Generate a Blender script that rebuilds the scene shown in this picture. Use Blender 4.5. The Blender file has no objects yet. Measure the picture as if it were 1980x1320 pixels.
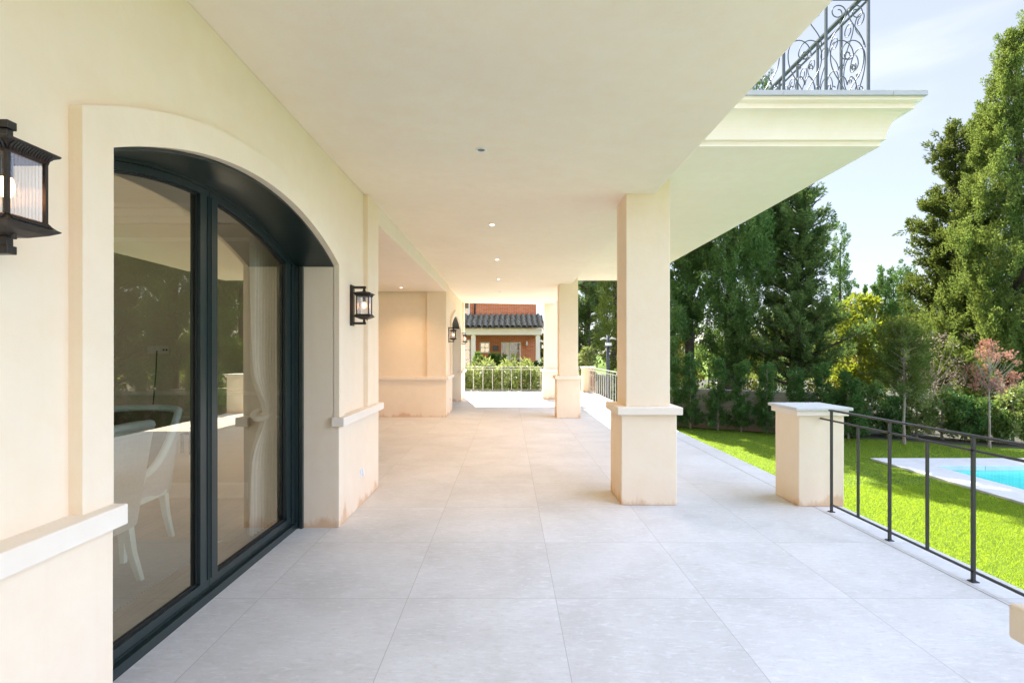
import bpy, math, random
import numpy as np
from mathutils import Vector

random.seed(7)
R = math.radians
SC = bpy.context.scene
COL = SC.collection

# ------------------------------------------------------------------ camera, sky, sun, exposure
CAMH = 1.45
cam_data = bpy.data.cameras.new('camera')
cam_data.sensor_width = 36.0
cam_data.lens = 36.0 * 1000.0 / 1980.0
cam_data.shift_x = 7.0 / 1980.0
cam_data.shift_y = 22.0 / 1980.0
cam_data.clip_start = 0.05
cam_data.clip_end = 2000.0
cam = bpy.data.objects.new('camera', cam_data)
cam.location = (0, 0, CAMH)
cam.rotation_euler = (R(90), 0, 0)
COL.objects.link(cam)
SC.camera = cam

SUN_ELEV, SUN_AZ = R(50), R(-11)          # azimuth measured from +Y towards +X
world = bpy.data.worlds.new('World')
SC.world = world
world.use_nodes = True
wn = world.node_tree
wn.nodes.clear()
wout = wn.nodes.new('ShaderNodeOutputWorld')
wbg = wn.nodes.new('ShaderNodeBackground')
sky = wn.nodes.new('ShaderNodeTexSky')
sky.sky_type = 'NISHITA'
sky.sun_disc = False
sky.sun_elevation = SUN_ELEV
sky.sun_rotation = SUN_AZ % (2 * math.pi)
sky.air_density = 1.0
sky.dust_density = 0.3
sky.ozone_density = 2.0
wbg.inputs['Strength'].default_value = 0.05
# a thin bright veil over the whole sky, wisps near the horizon and an added bluish glow,
# unseen high on the right, put in to brighten the shade of the porch
def wmath(op, a, b=0.0, c=None):
    nd = wn.nodes.new('ShaderNodeMath'); nd.operation = op
    for i, v in enumerate((a, b)):
        if isinstance(v, bpy.types.NodeSocket): wn.links.new(v, nd.inputs[i])
        else: nd.inputs[i].default_value = v
    return nd.outputs[0]
def wadd(a, b, fac):
    nd = wn.nodes.new('ShaderNodeMix'); nd.data_type = 'RGBA'; nd.blend_type = 'ADD'
    for k, v in (('Factor', fac), ('A', a), ('B', b)):
        if isinstance(v, bpy.types.NodeSocket): wn.links.new(v, nd.inputs[k])
        else: nd.inputs[k].default_value = v
    return nd.outputs['Result']
wtc = wn.nodes.new('ShaderNodeTexCoord')
wdir = wtc.outputs['Generated']
def wnoise(scale, stretch, detail=6):
    mp = wn.nodes.new('ShaderNodeMapping'); mp.inputs['Scale'].default_value = (1, 1, stretch)
    nz = wn.nodes.new('ShaderNodeTexNoise'); nz.inputs['Scale'].default_value = scale; nz.inputs['Detail'].default_value = detail
    wn.links.new(wdir, mp.inputs['Vector']); wn.links.new(mp.outputs[0], nz.inputs['Vector'])
    return nz.outputs['Fac']
def wrange(v, a, b, c, d):
    nd = wn.nodes.new('ShaderNodeMapRange'); nd.interpolation_type = 'SMOOTHSTEP'
    wn.links.new(v, nd.inputs['Value'])
    for k, x in (('From Min', a), ('From Max', b), ('To Min', c), ('To Max', d)): nd.inputs[k].default_value = x
    return nd.outputs['Result']
wdim = wn.nodes.new('ShaderNodeMix'); wdim.data_type = 'RGBA'; wdim.blend_type = 'MULTIPLY'
wdim.inputs['Factor'].default_value = 1.0; wdim.inputs['B'].default_value = (0.56, 0.53, 0.58, 1)
wn.links.new(sky.outputs['Color'], wdim.inputs['A'])
wcol = wadd(wdim.outputs['Result'], (2.85, 2.85, 2.6, 1), 1.0)
wcol = wadd(wcol, (1.0, 0.85, 0.7, 1), wrange(wnoise(2.2, 5.0), 0.48, 0.72, 0.0, 1.0))
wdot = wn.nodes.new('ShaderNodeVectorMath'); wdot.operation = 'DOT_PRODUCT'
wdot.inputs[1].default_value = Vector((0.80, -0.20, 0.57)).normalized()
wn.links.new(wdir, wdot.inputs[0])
wfill = wmath('MULTIPLY', wrange(wdot.outputs['Value'], 0.64, 0.92, 0.0, 1.0), wrange(wnoise(3.0, 1.6), 0.30, 0.55, 0.55, 1.1))
wcol = wadd(wcol, (15.2, 19.0, 28.5, 1), wfill)
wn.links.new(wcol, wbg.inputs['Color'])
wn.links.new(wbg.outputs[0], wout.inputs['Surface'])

sun_data = bpy.data.lights.new('sun', 'SUN')
sun_data.energy = 5.0
sun_data.angle = R(0.5)
sun_data.color = (1.0, 0.95, 0.86)
sun = bpy.data.objects.new('sun', sun_data)
sdir = Vector((math.sin(SUN_AZ) * math.cos(SUN_ELEV), math.cos(SUN_AZ) * math.cos(SUN_ELEV), math.sin(SUN_ELEV)))
sun.rotation_euler = sdir.to_track_quat('Z', 'Y').to_euler()
sun.location = (-6, 20, 30)
COL.objects.link(sun)

SC.view_settings.view_transform = 'Standard'
SC.view_settings.look = 'None'
SC.view_settings.gamma = 1.0
SC.view_settings.use_curve_mapping = False
SC.view_settings.exposure = 1.95
SC.cycles.max_bounces = 14
SC.cycles.diffuse_bounces = 7
SC.cycles.glossy_bounces = 4
SC.cycles.transparent_max_bounces = 24
SC.cycles.caustics_reflective = False
SC.cycles.caustics_refractive = False
SC.cycles.sample_clamp_indirect = 6.0
SC.cycles.use_denoising = True

# ------------------------------------------------------------------ helpers
class NT:
    """small node-material builder"""
    def __init__(self, name):
        self.m = bpy.data.materials.new(name)
        self.m.use_nodes = True
        self.t = self.m.node_tree
        self.t.nodes.clear()
        self.out = self.n('OutputMaterial')
    def n(self, kind, **inp):
        nd = self.t.nodes.new('ShaderNode' + kind)
        for k, v in inp.items():
            key = k.replace('_', ' ')
            if key in nd.inputs:
                self.set(nd, key, v)
            else:
                setattr(nd, k, v)
        return nd
    def set(self, nd, key, v):
        s = nd.inputs[key]
        if isinstance(v, bpy.types.NodeSocket):
            self.t.links.new(v, s)
        else:
            s.default_value = v
    def pos(self):
        return self.n('NewGeometry').outputs['Position']
    def obj(self):
        return self.n('TexCoord').outputs['Object']
    def noise(self, vec, scale, detail=4, rough=0.55, dist=0.0):
        return self.n('TexNoise', Vector=vec, Scale=scale, Detail=detail, Roughness=rough, Distortion=dist).outputs['Fac']
    def math(self, op, a, b=0.0, clamp=False):
        nd = self.n('Math'); nd.operation = op; nd.use_clamp = clamp
        self.set_i(nd, 0, a); self.set_i(nd, 1, b)
        return nd.outputs[0]
    def set_i(self, nd, i, v):
        if isinstance(v, bpy.types.NodeSocket): self.t.links.new(v, nd.inputs[i])
        else: nd.inputs[i].default_value = v
    def ramp(self, fac, stops):
        nd = self.n('ValToRGB')
        self.t.links.new(fac, nd.inputs['Fac'])
        e = nd.color_ramp.elements
        while len(e) < len(stops): e.new(0.5)
        for i, (p, c) in enumerate(stops):
            e[i].position = p
            e[i].color = (c, c, c, 1) if isinstance(c, (int, float)) else (*c, 1)
        return nd.outputs['Color']
    def mix(self, fac, a, b, blend='MIX'):
        nd = self.n('Mix'); nd.data_type = 'RGBA'; nd.blend_type = blend
        for k, v in (('Factor', fac), ('A', a), ('B', b)):
            if isinstance(v, tuple) and len(v) == 3: v = (*v, 1)
            self.set(nd, k, v)
        return nd.outputs['Result']
    def sep(self, vec):
        nd = self.n('SeparateXYZ', Vector=vec)
        return nd.outputs
    def mapping(self, vec, scale=(1, 1, 1), rot=(0, 0, 0)):
        return self.n('Mapping', Vector=vec, Scale=scale, Rotation=rot).outputs[0]
    def bump(self, h, strength=0.2, dist=0.01):
        return self.n('Bump', Height=h, Strength=strength, Distance=dist).outputs[0]
    def bsdf(self, col, rough=0.6, metal=0.0, normal=None, spec=0.5, **kw):
        if isinstance(col, tuple) and len(col) == 3: col = (*col, 1)
        p = self.n('BsdfPrincipled', Base_Color=col, Roughness=rough, Metallic=metal)
        p.inputs['Specular IOR Level'].default_value = spec
        if normal is not None: self.set(p, 'Normal', normal)
        for k, v in kw.items(): self.set(p, k.replace('_', ' '), v)
        return p.outputs[0]
    def done(self, shader):
        self.t.links.new(shader, self.out.inputs['Surface'])
        return self.m

class MB:
    """mesh builder: verts + faces"""
    def __init__(self):
        self.v = []; self.f = []; self.s = []
    def add(self, vs, fs, smooth=False):
        o = len(self.v)
        self.v += [tuple(p) for p in vs]
        self.f += [tuple(i + o for i in f) for f in fs]
        self.s += [smooth] * len(fs)
    def quad(self, a, b, c, d): self.add((a, b, c, d), ((0, 1, 2, 3),))
    def box(self, x0, x1, y0, y1, z0, z1):
        if x0 > x1: x0, x1 = x1, x0
        if y0 > y1: y0, y1 = y1, y0
        if z0 > z1: z0, z1 = z1, z0
        v = [(x, y, z) for z in (z0, z1) for y in (y0, y1) for x in (x0, x1)]
        self.add(v, ((0, 2, 3, 1), (4, 5, 7, 6), (0, 1, 5, 4), (2, 6, 7, 3), (0, 4, 6, 2), (1, 3, 7, 5)))
    def prism(self, poly, axis, a0, a1):
        """extrude a 2-D polygon along an axis; poly gives the two other coordinates in xyz order"""
        n = len(poly)
        def P(p, a):
            q = list(p); q.insert(axis, a); return q
        self.add([P(p, a0) for p in poly] + [P(p, a1) for p in poly],
                 [tuple(range(n))[::-1], tuple(range(n, 2 * n))] + [(i, (i + 1) % n, n + (i + 1) % n, n + i) for i in range(n)])
    def tube(self, pts, r, n=8, smooth=True, cap=True):
        pts = [Vector(p) for p in pts]
        rs = r if isinstance(r, (list, tuple)) else [r] * len(pts)
        vs = []; prev = None
        for i, p in enumerate(pts):
            d = (pts[min(i + 1, len(pts) - 1)] - pts[max(i - 1, 0)])
            if d.length < 1e-9: d = Vector((0, 0, 1))
            d.normalize()
            if prev is None:
                a = d.orthogonal().normalized()
            else:
                a = prev - d * prev.dot(d)
                a = a.normalized() if a.length > 1e-6 else d.orthogonal().normalized()
            prev = a
            b = d.cross(a)
            for k in range(n):
                t = 2 * math.pi * k / n
                vs.append(p + (a * math.cos(t) + b * math.sin(t)) * rs[i])
        fs = []
        for i in range(len(pts) - 1):
            for k in range(n):
                fs.append((i * n + k, i * n + (k + 1) % n, (i + 1) * n + (k + 1) % n, (i + 1) * n + k))
        self.add(vs, fs, smooth)
        if cap:
            self.add(vs[:n][::-1], (tuple(range(n)),)); self.add(vs[-n:], (tuple(range(n)),))
    def lathe(self, prof, c, n=24, smooth=True):
        """profile [(r,z)] round a vertical axis at c"""
        vs = [(c[0] + r * math.cos(2 * math.pi * k / n), c[1] + r * math.sin(2 * math.pi * k / n), c[2] + z) for r, z in prof for k in range(n)]
        fs = [(i * n + k, i * n + (k + 1) % n, (i + 1) * n + (k + 1) % n, (i + 1) * n + k) for i in range(len(prof) - 1) for k in range(n)]
        self.add(vs, fs, smooth)
    def loft_sq(self, prof, c, smooth=False):
        """stack of squares [(half width, z)]"""
        vs = []
        for h, z in prof:
            vs += [(c[0] - h, c[1] - h, c[2] + z), (c[0] + h, c[1] - h, c[2] + z), (c[0] + h, c[1] + h, c[2] + z), (c[0] - h, c[1] + h, c[2] + z)]
        fs = [(i * 4 + k, i * 4 + (k + 1) % 4, i * 4 + 4 + (k + 1) % 4, i * 4 + 4 + k) for i in range(len(prof) - 1) for k in range(4)]
        fs += [(3, 2, 1, 0), tuple(len(vs) - 4 + k for k in range(4))]
        self.add(vs, fs, smooth)
    def build(self, name, mat, parent=None, bevel=0.0, fix=True):
        me = bpy.data.meshes.new(name)
        me.from_pydata(self.v, [], self.f)
        me.polygons.foreach_set('use_smooth', self.s)
        if mat: me.materials.append(mat)
        me.update()
        if fix:
            import bmesh
            bm = bmesh.new(); bm.from_mesh(me)
            bmesh.ops.remove_doubles(bm, verts=bm.verts, dist=1e-5)
            bmesh.ops.recalc_face_normals(bm, faces=bm.faces)
            bm.to_mesh(me); bm.free()
        o = bpy.data.objects.new(name, me)
        COL.objects.link(o)
        if parent: o.parent = parent
        if bevel:
            b = o.modifiers.new('bevel', 'BEVEL'); b.width = bevel; b.segments = 2; b.limit_method = 'ANGLE'; b.angle_limit = R(40)
        return o

def tag(o, label=None, cat=None, group=None, kind=None):
    if label: o['label'] = label
    if cat: o['category'] = cat
    if group: o['group'] = group
    if kind: o['kind'] = kind
    return o

def thing(name, label, cat, loc=(0, 0, 0), group=None):
    """Empty at the thing's base; parts are modelled round the origin of this Empty"""
    o = bpy.data.objects.new(name, None)
    o.empty_display_size = 0.2
    o.location = loc
    COL.objects.link(o)
    return tag(o, label, cat, group)

def dup(root, loc, label=None, group=None, rot=0.0, scale=None):
    c = root.copy(); COL.objects.link(c)
    c.location = loc; c.rotation_euler = (0, 0, rot)
    if scale: c.scale = scale
    if label: c['label'] = label
    if group: c['group'] = group
    for ch in root.children:
        d = ch.copy(); COL.objects.link(d); d.parent = c
        for g in ch.children:
            e = g.copy(); COL.objects.link(e); e.parent = d
    return c

def np_mesh(name, verts, nper, mat, parent=None):
    """verts (n*nper,3): n faces of nper corners each"""
    me = bpy.data.meshes.new(name)
    nv = len(verts); nf = nv // nper
    me.vertices.add(nv)
    me.vertices.foreach_set('co', np.asarray(verts, dtype=np.float32).ravel())
    me.loops.add(nv)
    me.loops.foreach_set('vertex_index', np.arange(nv, dtype=np.int32))
    me.polygons.add(nf)
    me.polygons.foreach_set('loop_start', np.arange(0, nv, nper, dtype=np.int32))
    me.polygons.foreach_set('loop_total', np.full(nf, nper, dtype=np.int32))
    me.materials.append(mat)
    me.update(calc_edges=True)
    me.validate()
    o = bpy.data.objects.new(name, me)
    COL.objects.link(o)
    if parent: o.parent = parent
    return o

# ------------------------------------------------------------------ materials
def plaster(name, base, stain=True):
    t = NT(name)
    p = t.pos()
    big = t.noise(p, 0.9, 5, 0.6)
    mid = t.noise(p, 7.0, 4, 0.6)
    c = t.mix(t.ramp(big, ((0.3, 0.0), (0.72, 1.0))), tuple(x * 0.955 for x in base), tuple(min(0.9, x * 1.03) for x in base))
    c = t.mix(t.ramp(mid, ((0.35, 0.0), (0.8, 0.38))), c, (base[0] * 0.95, base[1] * 0.87, base[2] * 0.77))
    streak = t.noise(t.mapping(p, (9.0, 9.0, 0.45)), 1.0, 5, 0.7)
    c = t.mix(t.ramp(streak, ((0.54, 0.0), (0.80, 0.11))), c, (base[0] * 0.86, base[1] * 0.74, base[2] * 0.60))
    if stain:      # earth-coloured rising damp where the render meets the paving
        z = t.sep(p)[2]
        n = t.noise(t.mapping(p, (2.2, 2.2, 1.0)), 1.6, 6, 0.65)
        lim = t.math('MULTIPLY', t.math('SUBTRACT', n, 0.38), 0.55)
        d = t.math('SUBTRACT', lim, z)
        f = t.math('MULTIPLY', d, 16.0, clamp=True)
        soft = t.math('MULTIPLY', t.math('SUBTRACT', t.math('MULTIPLY', n, 0.62), z), 1.7, clamp=True)
        c = t.mix(t.math('MULTIPLY', soft, 0.42), c, (0.66, 0.40, 0.22))
        c = t.mix(t.math('MULTIPLY', f, 0.62), c, (0.60, 0.34, 0.16))
    fine = t.noise(p, 160.0, 3, 0.6)
    med = t.noise(p, 22.0, 4, 0.6)
    h = t.math('ADD', t.math('MULTIPLY', fine, 0.25), med)
    return t.done(t.bsdf(c, 0.9, normal=t.bump(h, 0.28, 0.005), spec=0.2))

M = {}
M['plaster'] = plaster('cream_plaster', (0.88, 0.735, 0.565))
M['trim'] = plaster('pale_plaster', (0.86, 0.765, 0.65), stain=False)
M['ceiling'] = plaster('ceiling_paint', (0.89, 0.795, 0.665), stain=False)

def stone_floor():
    t = NT('limestone_tiles')
    p = t.pos()
    s = t.sep(p)
    u = t.math('DIVIDE', t.math('SUBTRACT', s[0], 0.28), 0.8755)
    v = t.math('DIVIDE', t.math('SUBTRACT', s[1], 3.06), 0.9)
    fu = t.math('FRACT', t.math('ADD', u, 100.0)); fv = t.math('FRACT', t.math('ADD', v, 100.0))
    def edge(f, size):
        d = t.math('MULTIPLY', t.math('MINIMUM', f, t.math('SUBTRACT', 1.0, f)), size)
        return d
    du = edge(fu, 0.8755); dv = edge(fv, 0.9)
    dmin = t.math('MINIMUM', du, dv)
    joint = t.math('LESS_THAN', dmin, 0.0015)
    cell = t.n('CombineXYZ', X=t.math('FLOOR', t.math('ADD', u, 100.0)), Y=t.math('FLOOR', t.math('ADD', v, 100.0)), Z=0.0).outputs[0]
    rnd = t.n('TexWhiteNoise', Vector=cell)
    rnd.noise_dimensions = '3D'
    off = t.n('VectorMath'); off.operation = 'MULTIPLY'
    t.t.links.new(rnd.outputs['Color'], off.inputs[0]); off.inputs[1].default_value = (30, 30, 30)
    q = t.n('VectorMath'); q.operation = 'ADD'
    t.t.links.new(p, q.inputs[0]); t.t.links.new(off.outputs[0], q.inputs[1])
    q = q.outputs[0]
    cloud = t.noise(q, 1.7, 7, 0.62, 0.4)
    grain = t.noise(t.mapping(q, (3, 9, 1), (0, 0, 0.7)), 5.0, 6, 0.7, 0.8)
    speck = t.noise(q, 60.0, 3, 0.7)
    vein = t.n('TexVoronoi', Vector=t.mapping(q, (0.9, 2.2, 1), (0, 0, 0.6)), Scale=1.3); vein.feature = 'DISTANCE_TO_EDGE'
    c = t.mix(t.ramp(cloud, ((0.3, 0.0), (0.7, 1.0))), (0.56, 0.54, 0.51), (0.70, 0.685, 0.66))
    c = t.mix(t.ramp(grain, ((0.52, 0.0), (0.72, 0.75))), c, (0.80, 0.79, 0.77))
    c = t.mix(t.ramp(grain, ((0.26, 0.6), (0.45, 0.0))), c, (0.46, 0.43, 0.39))
    c = t.mix(t.ramp(speck, ((0.28, 0.35), (0.40, 0.0))), c, (0.44, 0.40, 0.35))
    blot = t.noise(q, 3.3, 3, 0.5)
    c = t.mix(t.ramp(blot, ((0.70, 0.0), (0.80, 0.35))), c, (0.55, 0.46, 0.36))
    c = t.mix(t.math('MULTIPLY', rnd.outputs['Value'], 0.16), c, (0.50, 0.46, 0.41))
    scr = t.noise(t.mapping(q, (1.2, 15.0, 1), (0, 0, 0.55)), 2.6, 6, 0.62, 1.6)
    c = t.mix(t.ramp(scr, ((0.66, 0.0), (0.72, 0.65))), c, (0.86, 0.85, 0.83))
    fleck = t.noise(t.mapping(q, (2.0, 5.0, 1), (0, 0, 1.0)), 3.4, 7, 0.75, 1.0)
    c = t.mix(t.ramp(fleck, ((0.70, 0.0), (0.76, 0.6))), c, (0.40, 0.38, 0.35))
    c = t.mix(joint, c, (0.38, 0.36, 0.33))
    h = t.math('ADD', t.math('MULTIPLY', grain, 0.6), t.math('MULTIPLY', speck, 0.3))
    h = t.math('SUBTRACT', h, t.math('MULTIPLY', joint, 2.0))
    rough = t.math('ADD', t.math('MULTIPLY', grain, 0.25), 0.38)
    return t.done(t.bsdf(c, rough, normal=t.bump(h, 0.10, 0.004), spec=0.35))
M['floor'] = stone_floor()

def simple(name, col, rough=0.5, metal=0.0, var=0.12, scale=8.0, bump=0.0, spec=0.5):
    t = NT(name)
    p = t.obj()
    n = t.noise(p, scale, 5, 0.6)
    c = t.mix(t.ramp(n, ((0.3, 0.0), (0.7, 1.0))), tuple(x * (1 - var) for x in col), tuple(min(0.95, x * (1 + var)) for x in col))
    nrm = t.bump(t.noise(p, scale * 6, 4, 0.6), bump, 0.01) if bump else None
    return t.done(t.bsdf(c, rough, metal, normal=nrm, spec=spec))

M['coping'] = simple('white_stone_coping', (0.60, 0.59, 0.57), 0.55, var=0.06, scale=5, bump=0.1)
M['slate_edge'] = simple('grey_stone_edge', (0.42, 0.43, 0.45), 0.6, var=0.08, scale=6, bump=0.1)
M['door_metal'] = simple('dark_green_grey_aluminium', (0.016, 0.027, 0.026), 0.30, 0.0, var=0.08, scale=4)
M['gasket'] = simple('black_rubber', (0.008, 0.008, 0.008), 0.6, var=0.05)
M['iron'] = simple('dark_iron_paint', (0.035, 0.034, 0.036), 0.38, 0.0, var=0.15, scale=30)
M['iron_green'] = simple('dark_green_iron_paint', (0.028, 0.045, 0.045), 0.4, 0.0, var=0.15, scale=30)
M['rail_pale'] = simple('sun_toned_pale_iron', (0.48, 0.47, 0.44), 0.5, 0.0, var=0.1, scale=30)  # far railings' sunlit look put into the colour; also grey spotlight heads
M['bronze'] = simple('dark_bronze_lantern_metal', (0.035, 0.029, 0.026), 0.42, 0.35, var=0.2, scale=40, bump=0.1)
M['white_paint'] = simple('white_paint', (0.80, 0.79, 0.77), 0.5, var=0.03)
M['mint'] = simple('pale_mint_lacquer', (0.62, 0.76, 0.72), 0.35, var=0.04)
M['chair_cloth'] = simple('pale_linen_upholstery', (0.50, 0.52, 0.50), 0.9, var=0.08, scale=60, bump=0.2)
M['chair_brown'] = simple('brown_leather', (0.10, 0.065, 0.04), 0.5, var=0.2, scale=14)
M['curtain'] = simple('sheer_cream_cloth', (0.66, 0.64, 0.58), 0.9, var=0.05, scale=30)
M['room_wall'] = simple('warm_white_wall_paint', (0.66, 0.60, 0.50), 0.85, var=0.03, scale=2)
M['room_trim'] = simple('white_moulding_paint', (0.78, 0.75, 0.70), 0.6, var=0.02)
M['cable'] = simple('black_cable', (0.01, 0.01, 0.01), 0.5, var=0.05)
M['gravel_wall'] = None
M['bark'] = simple('cypress_bark', (0.085, 0.065, 0.05), 0.95, var=0.35, scale=9, bump=0.6)
M['bark_grey'] = simple('grey_sapling_bark', (0.30, 0.25, 0.20), 0.9, var=0.25, scale=20, bump=0.4)
M['brown_wood'] = simple('brown_wood_panel', (0.22, 0.09, 0.04), 0.7, var=0.3, scale=12)
M['lamp_grey'] = simple('grey_painted_steel', (0.07, 0.08, 0.10), 0.45, 0.2, var=0.1)
M['pool_tile'] = None

def wood_floor():
    t = NT('oak_boards')
    p = t.pos()
    b = t.n('TexBrick', Vector=t.mapping(p, (1, 1, 1), (0, 0, R(90))), Scale=1.0, Mortar_Size=0.002, Brick_Width=1.6, Row_Height=0.16,
            Color1=(0.20, 0.12, 0.07, 1), Color2=(0.27, 0.17, 0.10, 1), Mortar=(0.06, 0.035, 0.02, 1))
    g = t.noise(t.mapping(p, (12, 1.2, 1)), 4.0, 6, 0.6, 0.6)
    c = t.mix(t.ramp(g, ((0.35, 0.0), (0.75, 0.45))), b.outputs['Color'], (0.34, 0.23, 0.15))
    return t.done(t.bsdf(c, 0.35))
M['wood_floor'] = wood_floor()

def rug_mat():
    t = NT('woven_grey_rug')
    p = t.pos()
    w = t.n('TexWave', Vector=t.mapping(p, (1, 1, 1), (0, 0, R(45))), Scale=18.0, Distortion=2.0); w.wave_type = 'BANDS'
    c = t.mix(w.outputs['Fac'], (0.20, 0.19, 0.19), (0.36, 0.35, 0.34))
    return t.done(t.bsdf(c, 0.95, normal=t.bump(w.outputs['Fac'], 0.5, 0.01)))
M['rug'] = rug_mat()

def glass(name, tint, ior, extra=0.0, rough=0.0, refl=(1, 1, 1)):
    t = NT(name)
    f0 = ((ior - 1) / (ior + 1)) ** 2          # Schlick, the same from both sides of the sheet
    fc = t.n('LayerWeight', Blend=0.5).outputs['Facing']
    f = t.math('ADD', t.math('MULTIPLY', t.math('POWER', fc, 5.0), 1 - f0), f0 + extra, clamp=True)
    tr = t.n('BsdfTransparent', Color=(*tint, 1)).outputs[0]
    gl = t.n('BsdfGlossy', Color=(*refl, 1), Roughness=rough).outputs[0]
    mx = t.n('MixShader')
    t.t.links.new(f, mx.inputs[0]); t.t.links.new(tr, mx.inputs[1]); t.t.links.new(gl, mx.inputs[2])
    return t.done(mx.outputs[0])
M['glass'] = glass('door_glass', (0.94, 0.91, 0.84), 1.55, 0.30, refl=(1.0, 0.93, 0.74))
M['lamp_glass'] = glass('ribbed_lantern_glass', (0.88, 0.86, 0.82), 1.5, 0.03)
M['window_glass'] = glass('window_glass', (0.55, 0.56, 0.55), 1.7, 0.15)
M['water'] = glass('pool_water', (0.72, 0.95, 0.95), 1.33)
def water_mat():
    t = NT('pool_water_rippled')
    n = t.bump(t.noise(t.pos(), 3.0, 4, 0.6, 1.0), 0.25, 0.05)
    fr = t.math('ADD', t.math('MULTIPLY', t.math('POWER', t.n('LayerWeight', Blend=0.5).outputs['Facing'], 5.0), 0.55), 0.02)
    tr = t.n('BsdfTransparent', Color=(0.62, 0.93, 0.94, 1)).outputs[0]
    gl = t.n('BsdfGlossy', Roughness=0.02, Normal=n).outputs[0]
    mx = t.n('MixShader')
    t.t.links.new(fr, mx.inputs[0]); t.t.links.new(tr, mx.inputs[1]); t.t.links.new(gl, mx.inputs[2])
    return t.done(mx.outputs[0])
M['water'] = water_mat()

def emit(name, col, strength):
    t = NT(name)
    return t.done(t.n('Emission', Color=(*col, 1), Strength=strength).outputs[0])
M['bulb'] = emit('warm_bulb', (1.0, 0.44, 0.20), 4.0)
M['led'] = emit('downlight_led', (1.0, 0.95, 0.85), 4.0)

def pool_tile():
    t = NT('turquoise_mosaic')
    p = t.pos()
    b = t.n('TexBrick', Vector=p, Scale=8.0, Color1=(0.22, 0.72, 0.68, 1), Color2=(0.30, 0.78, 0.74, 1), Mortar=(0.45, 0.82, 0.82, 1), Mortar_Size=0.03)
    b.offset = 0.0
    return t.done(t.bsdf(b.outputs['Color'], 0.3))
M['pool_tile'] = pool_tile()

def garden_wall_mat():
    t = NT('rendered_block_wall')
    p = t.pos()
    n = t.noise(p, 1.3, 7, 0.65)
    c = t.mix(t.ramp(n, ((0.3, 0.0), (0.7, 1.0))), (0.34, 0.30, 0.26), (0.52, 0.47, 0.41))
    z = t.sep(p)[2]
    low = t.math('MULTIPLY', t.math('SUBTRACT', t.math('SUBTRACT', t.math('MULTIPLY', n, 0.7), 0.55), z), 2.5, clamp=True)
    c = t.mix(t.math('MULTIPLY', low, 0.7), c, (0.30, 0.14, 0.08))
    b = t.n('TexBrick', Vector=t.mapping(p, (1, 1, 1), (R(90), 0, 0)), Scale=1.0, Brick_Width=0.9, Row_Height=0.28, Mortar_Size=0.012,
            Color1=(1, 1, 1, 1), Color2=(0.93, 0.93, 0.93, 1), Mortar=(0.72, 0.7, 0.66, 1))
    c = t.mix(0.8, c, b.outputs['Color'], 'MULTIPLY')
    return t.done(t.bsdf(c, 0.95, normal=t.bump(t.noise(p, 30, 5, 0.7), 0.4, 0.01)))
M['garden_wall'] = garden_wall_mat()

def brick_mat():
    t = NT('red_brick')
    p = t.pos()
    b = t.n('TexBrick', Vector=t.mapping(p, (1, 1, 1), (R(90), 0, 0)), Scale=1.0, Brick_Width=0.30, Row_Height=0.085, Mortar_Size=0.011,
            Color1=(0.52, 0.115, 0.035, 1), Color2=(0.62, 0.18, 0.06, 1), Mortar=(0.60, 0.36, 0.22, 1))
    n = t.noise(p, 2.0, 5, 0.6)
    c = t.mix(t.ramp(n, ((0.35, 0.0), (0.75, 0.3))), b.outputs['Color'], (0.36, 0.10, 0.04))
    return t.done(t.bsdf(c, 0.85))
M['brick'] = brick_mat()
M['roof_tile'] = simple('weathered_dark_roof_tile', (0.145, 0.14, 0.105), 0.9, var=0.6, scale=7, bump=0.5)
M['house_trim'] = simple('off_white_render', (0.86, 0.77, 0.64), 0.8, var=0.04, scale=3)

def lawn_mat():
    t = NT('lawn_soil_and_grass')
    p = t.pos()
    n = t.noise(p, 0.8, 5, 0.6); f = t.noise(p, 45, 4, 0.7)
    c = t.mix(t.ramp(n, ((0.3, 0.0), (0.7, 1.0))), (0.075, 0.125, 0.016), (0.11, 0.165, 0.02))
    c = t.mix(t.ramp(f, ((0.3, 0.0), (0.75, 0.5))), c, (0.12, 0.17, 0.025))
    return t.done(t.bsdf(c, 0.9, normal=t.bump(f, 0.8, 0.03), spec=0.1))
M['lawn'] = lawn_mat()
M['soil'] = simple('dark_garden_soil', (0.040, 0.038, 0.020), 0.95, var=0.3, scale=6, bump=0.6)

def leaf_mat(name, dark, light, trans=0.35, vscale=2.5, gloss=0.0, tip=None):
    t = NT(name)
    p = t.pos()
    n = t.noise(p, vscale, 3, 0.6); f = t.noise(p, 26.0, 2, 0.6)
    c = t.mix(t.ramp(n, ((0.34, 0.0), (0.66, 1.0))), dark, light)
    c = t.mix(t.ramp(f, ((0.45, 0.0), (0.72, 0.6))), c, tip or tuple(min(0.9, x * 1.6) for x in light))
    d = t.n('BsdfDiffuse', Color=c).outputs[0]
    tc = t.mix(0.5, c, (light[0] * 1.5, light[1] * 1.4, light[2] * 0.6))
    tr = t.n('BsdfTranslucent', Color=tc).outputs[0]
    mx = t.n('MixShader'); mx.inputs[0].default_value = trans
    t.t.links.new(d, mx.inputs[1]); t.t.links.new(tr, mx.inputs[2])
    sh = mx.outputs[0]
    if gloss:
        g = t.n('BsdfGlossy', Roughness=0.35).outputs[0]
        m2 = t.n('MixShader'); m2.inputs[0].default_value = gloss
        t.t.links.new(sh, m2.inputs[1]); t.t.links.new(g, m2.inputs[2])
        sh = m2.outputs[0]
    return t.done(sh)
M['cypress'] = leaf_mat('cypress_foliage', (0.060, 0.128, 0.045), (0.140, 0.235, 0.075), 0.32)
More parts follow.
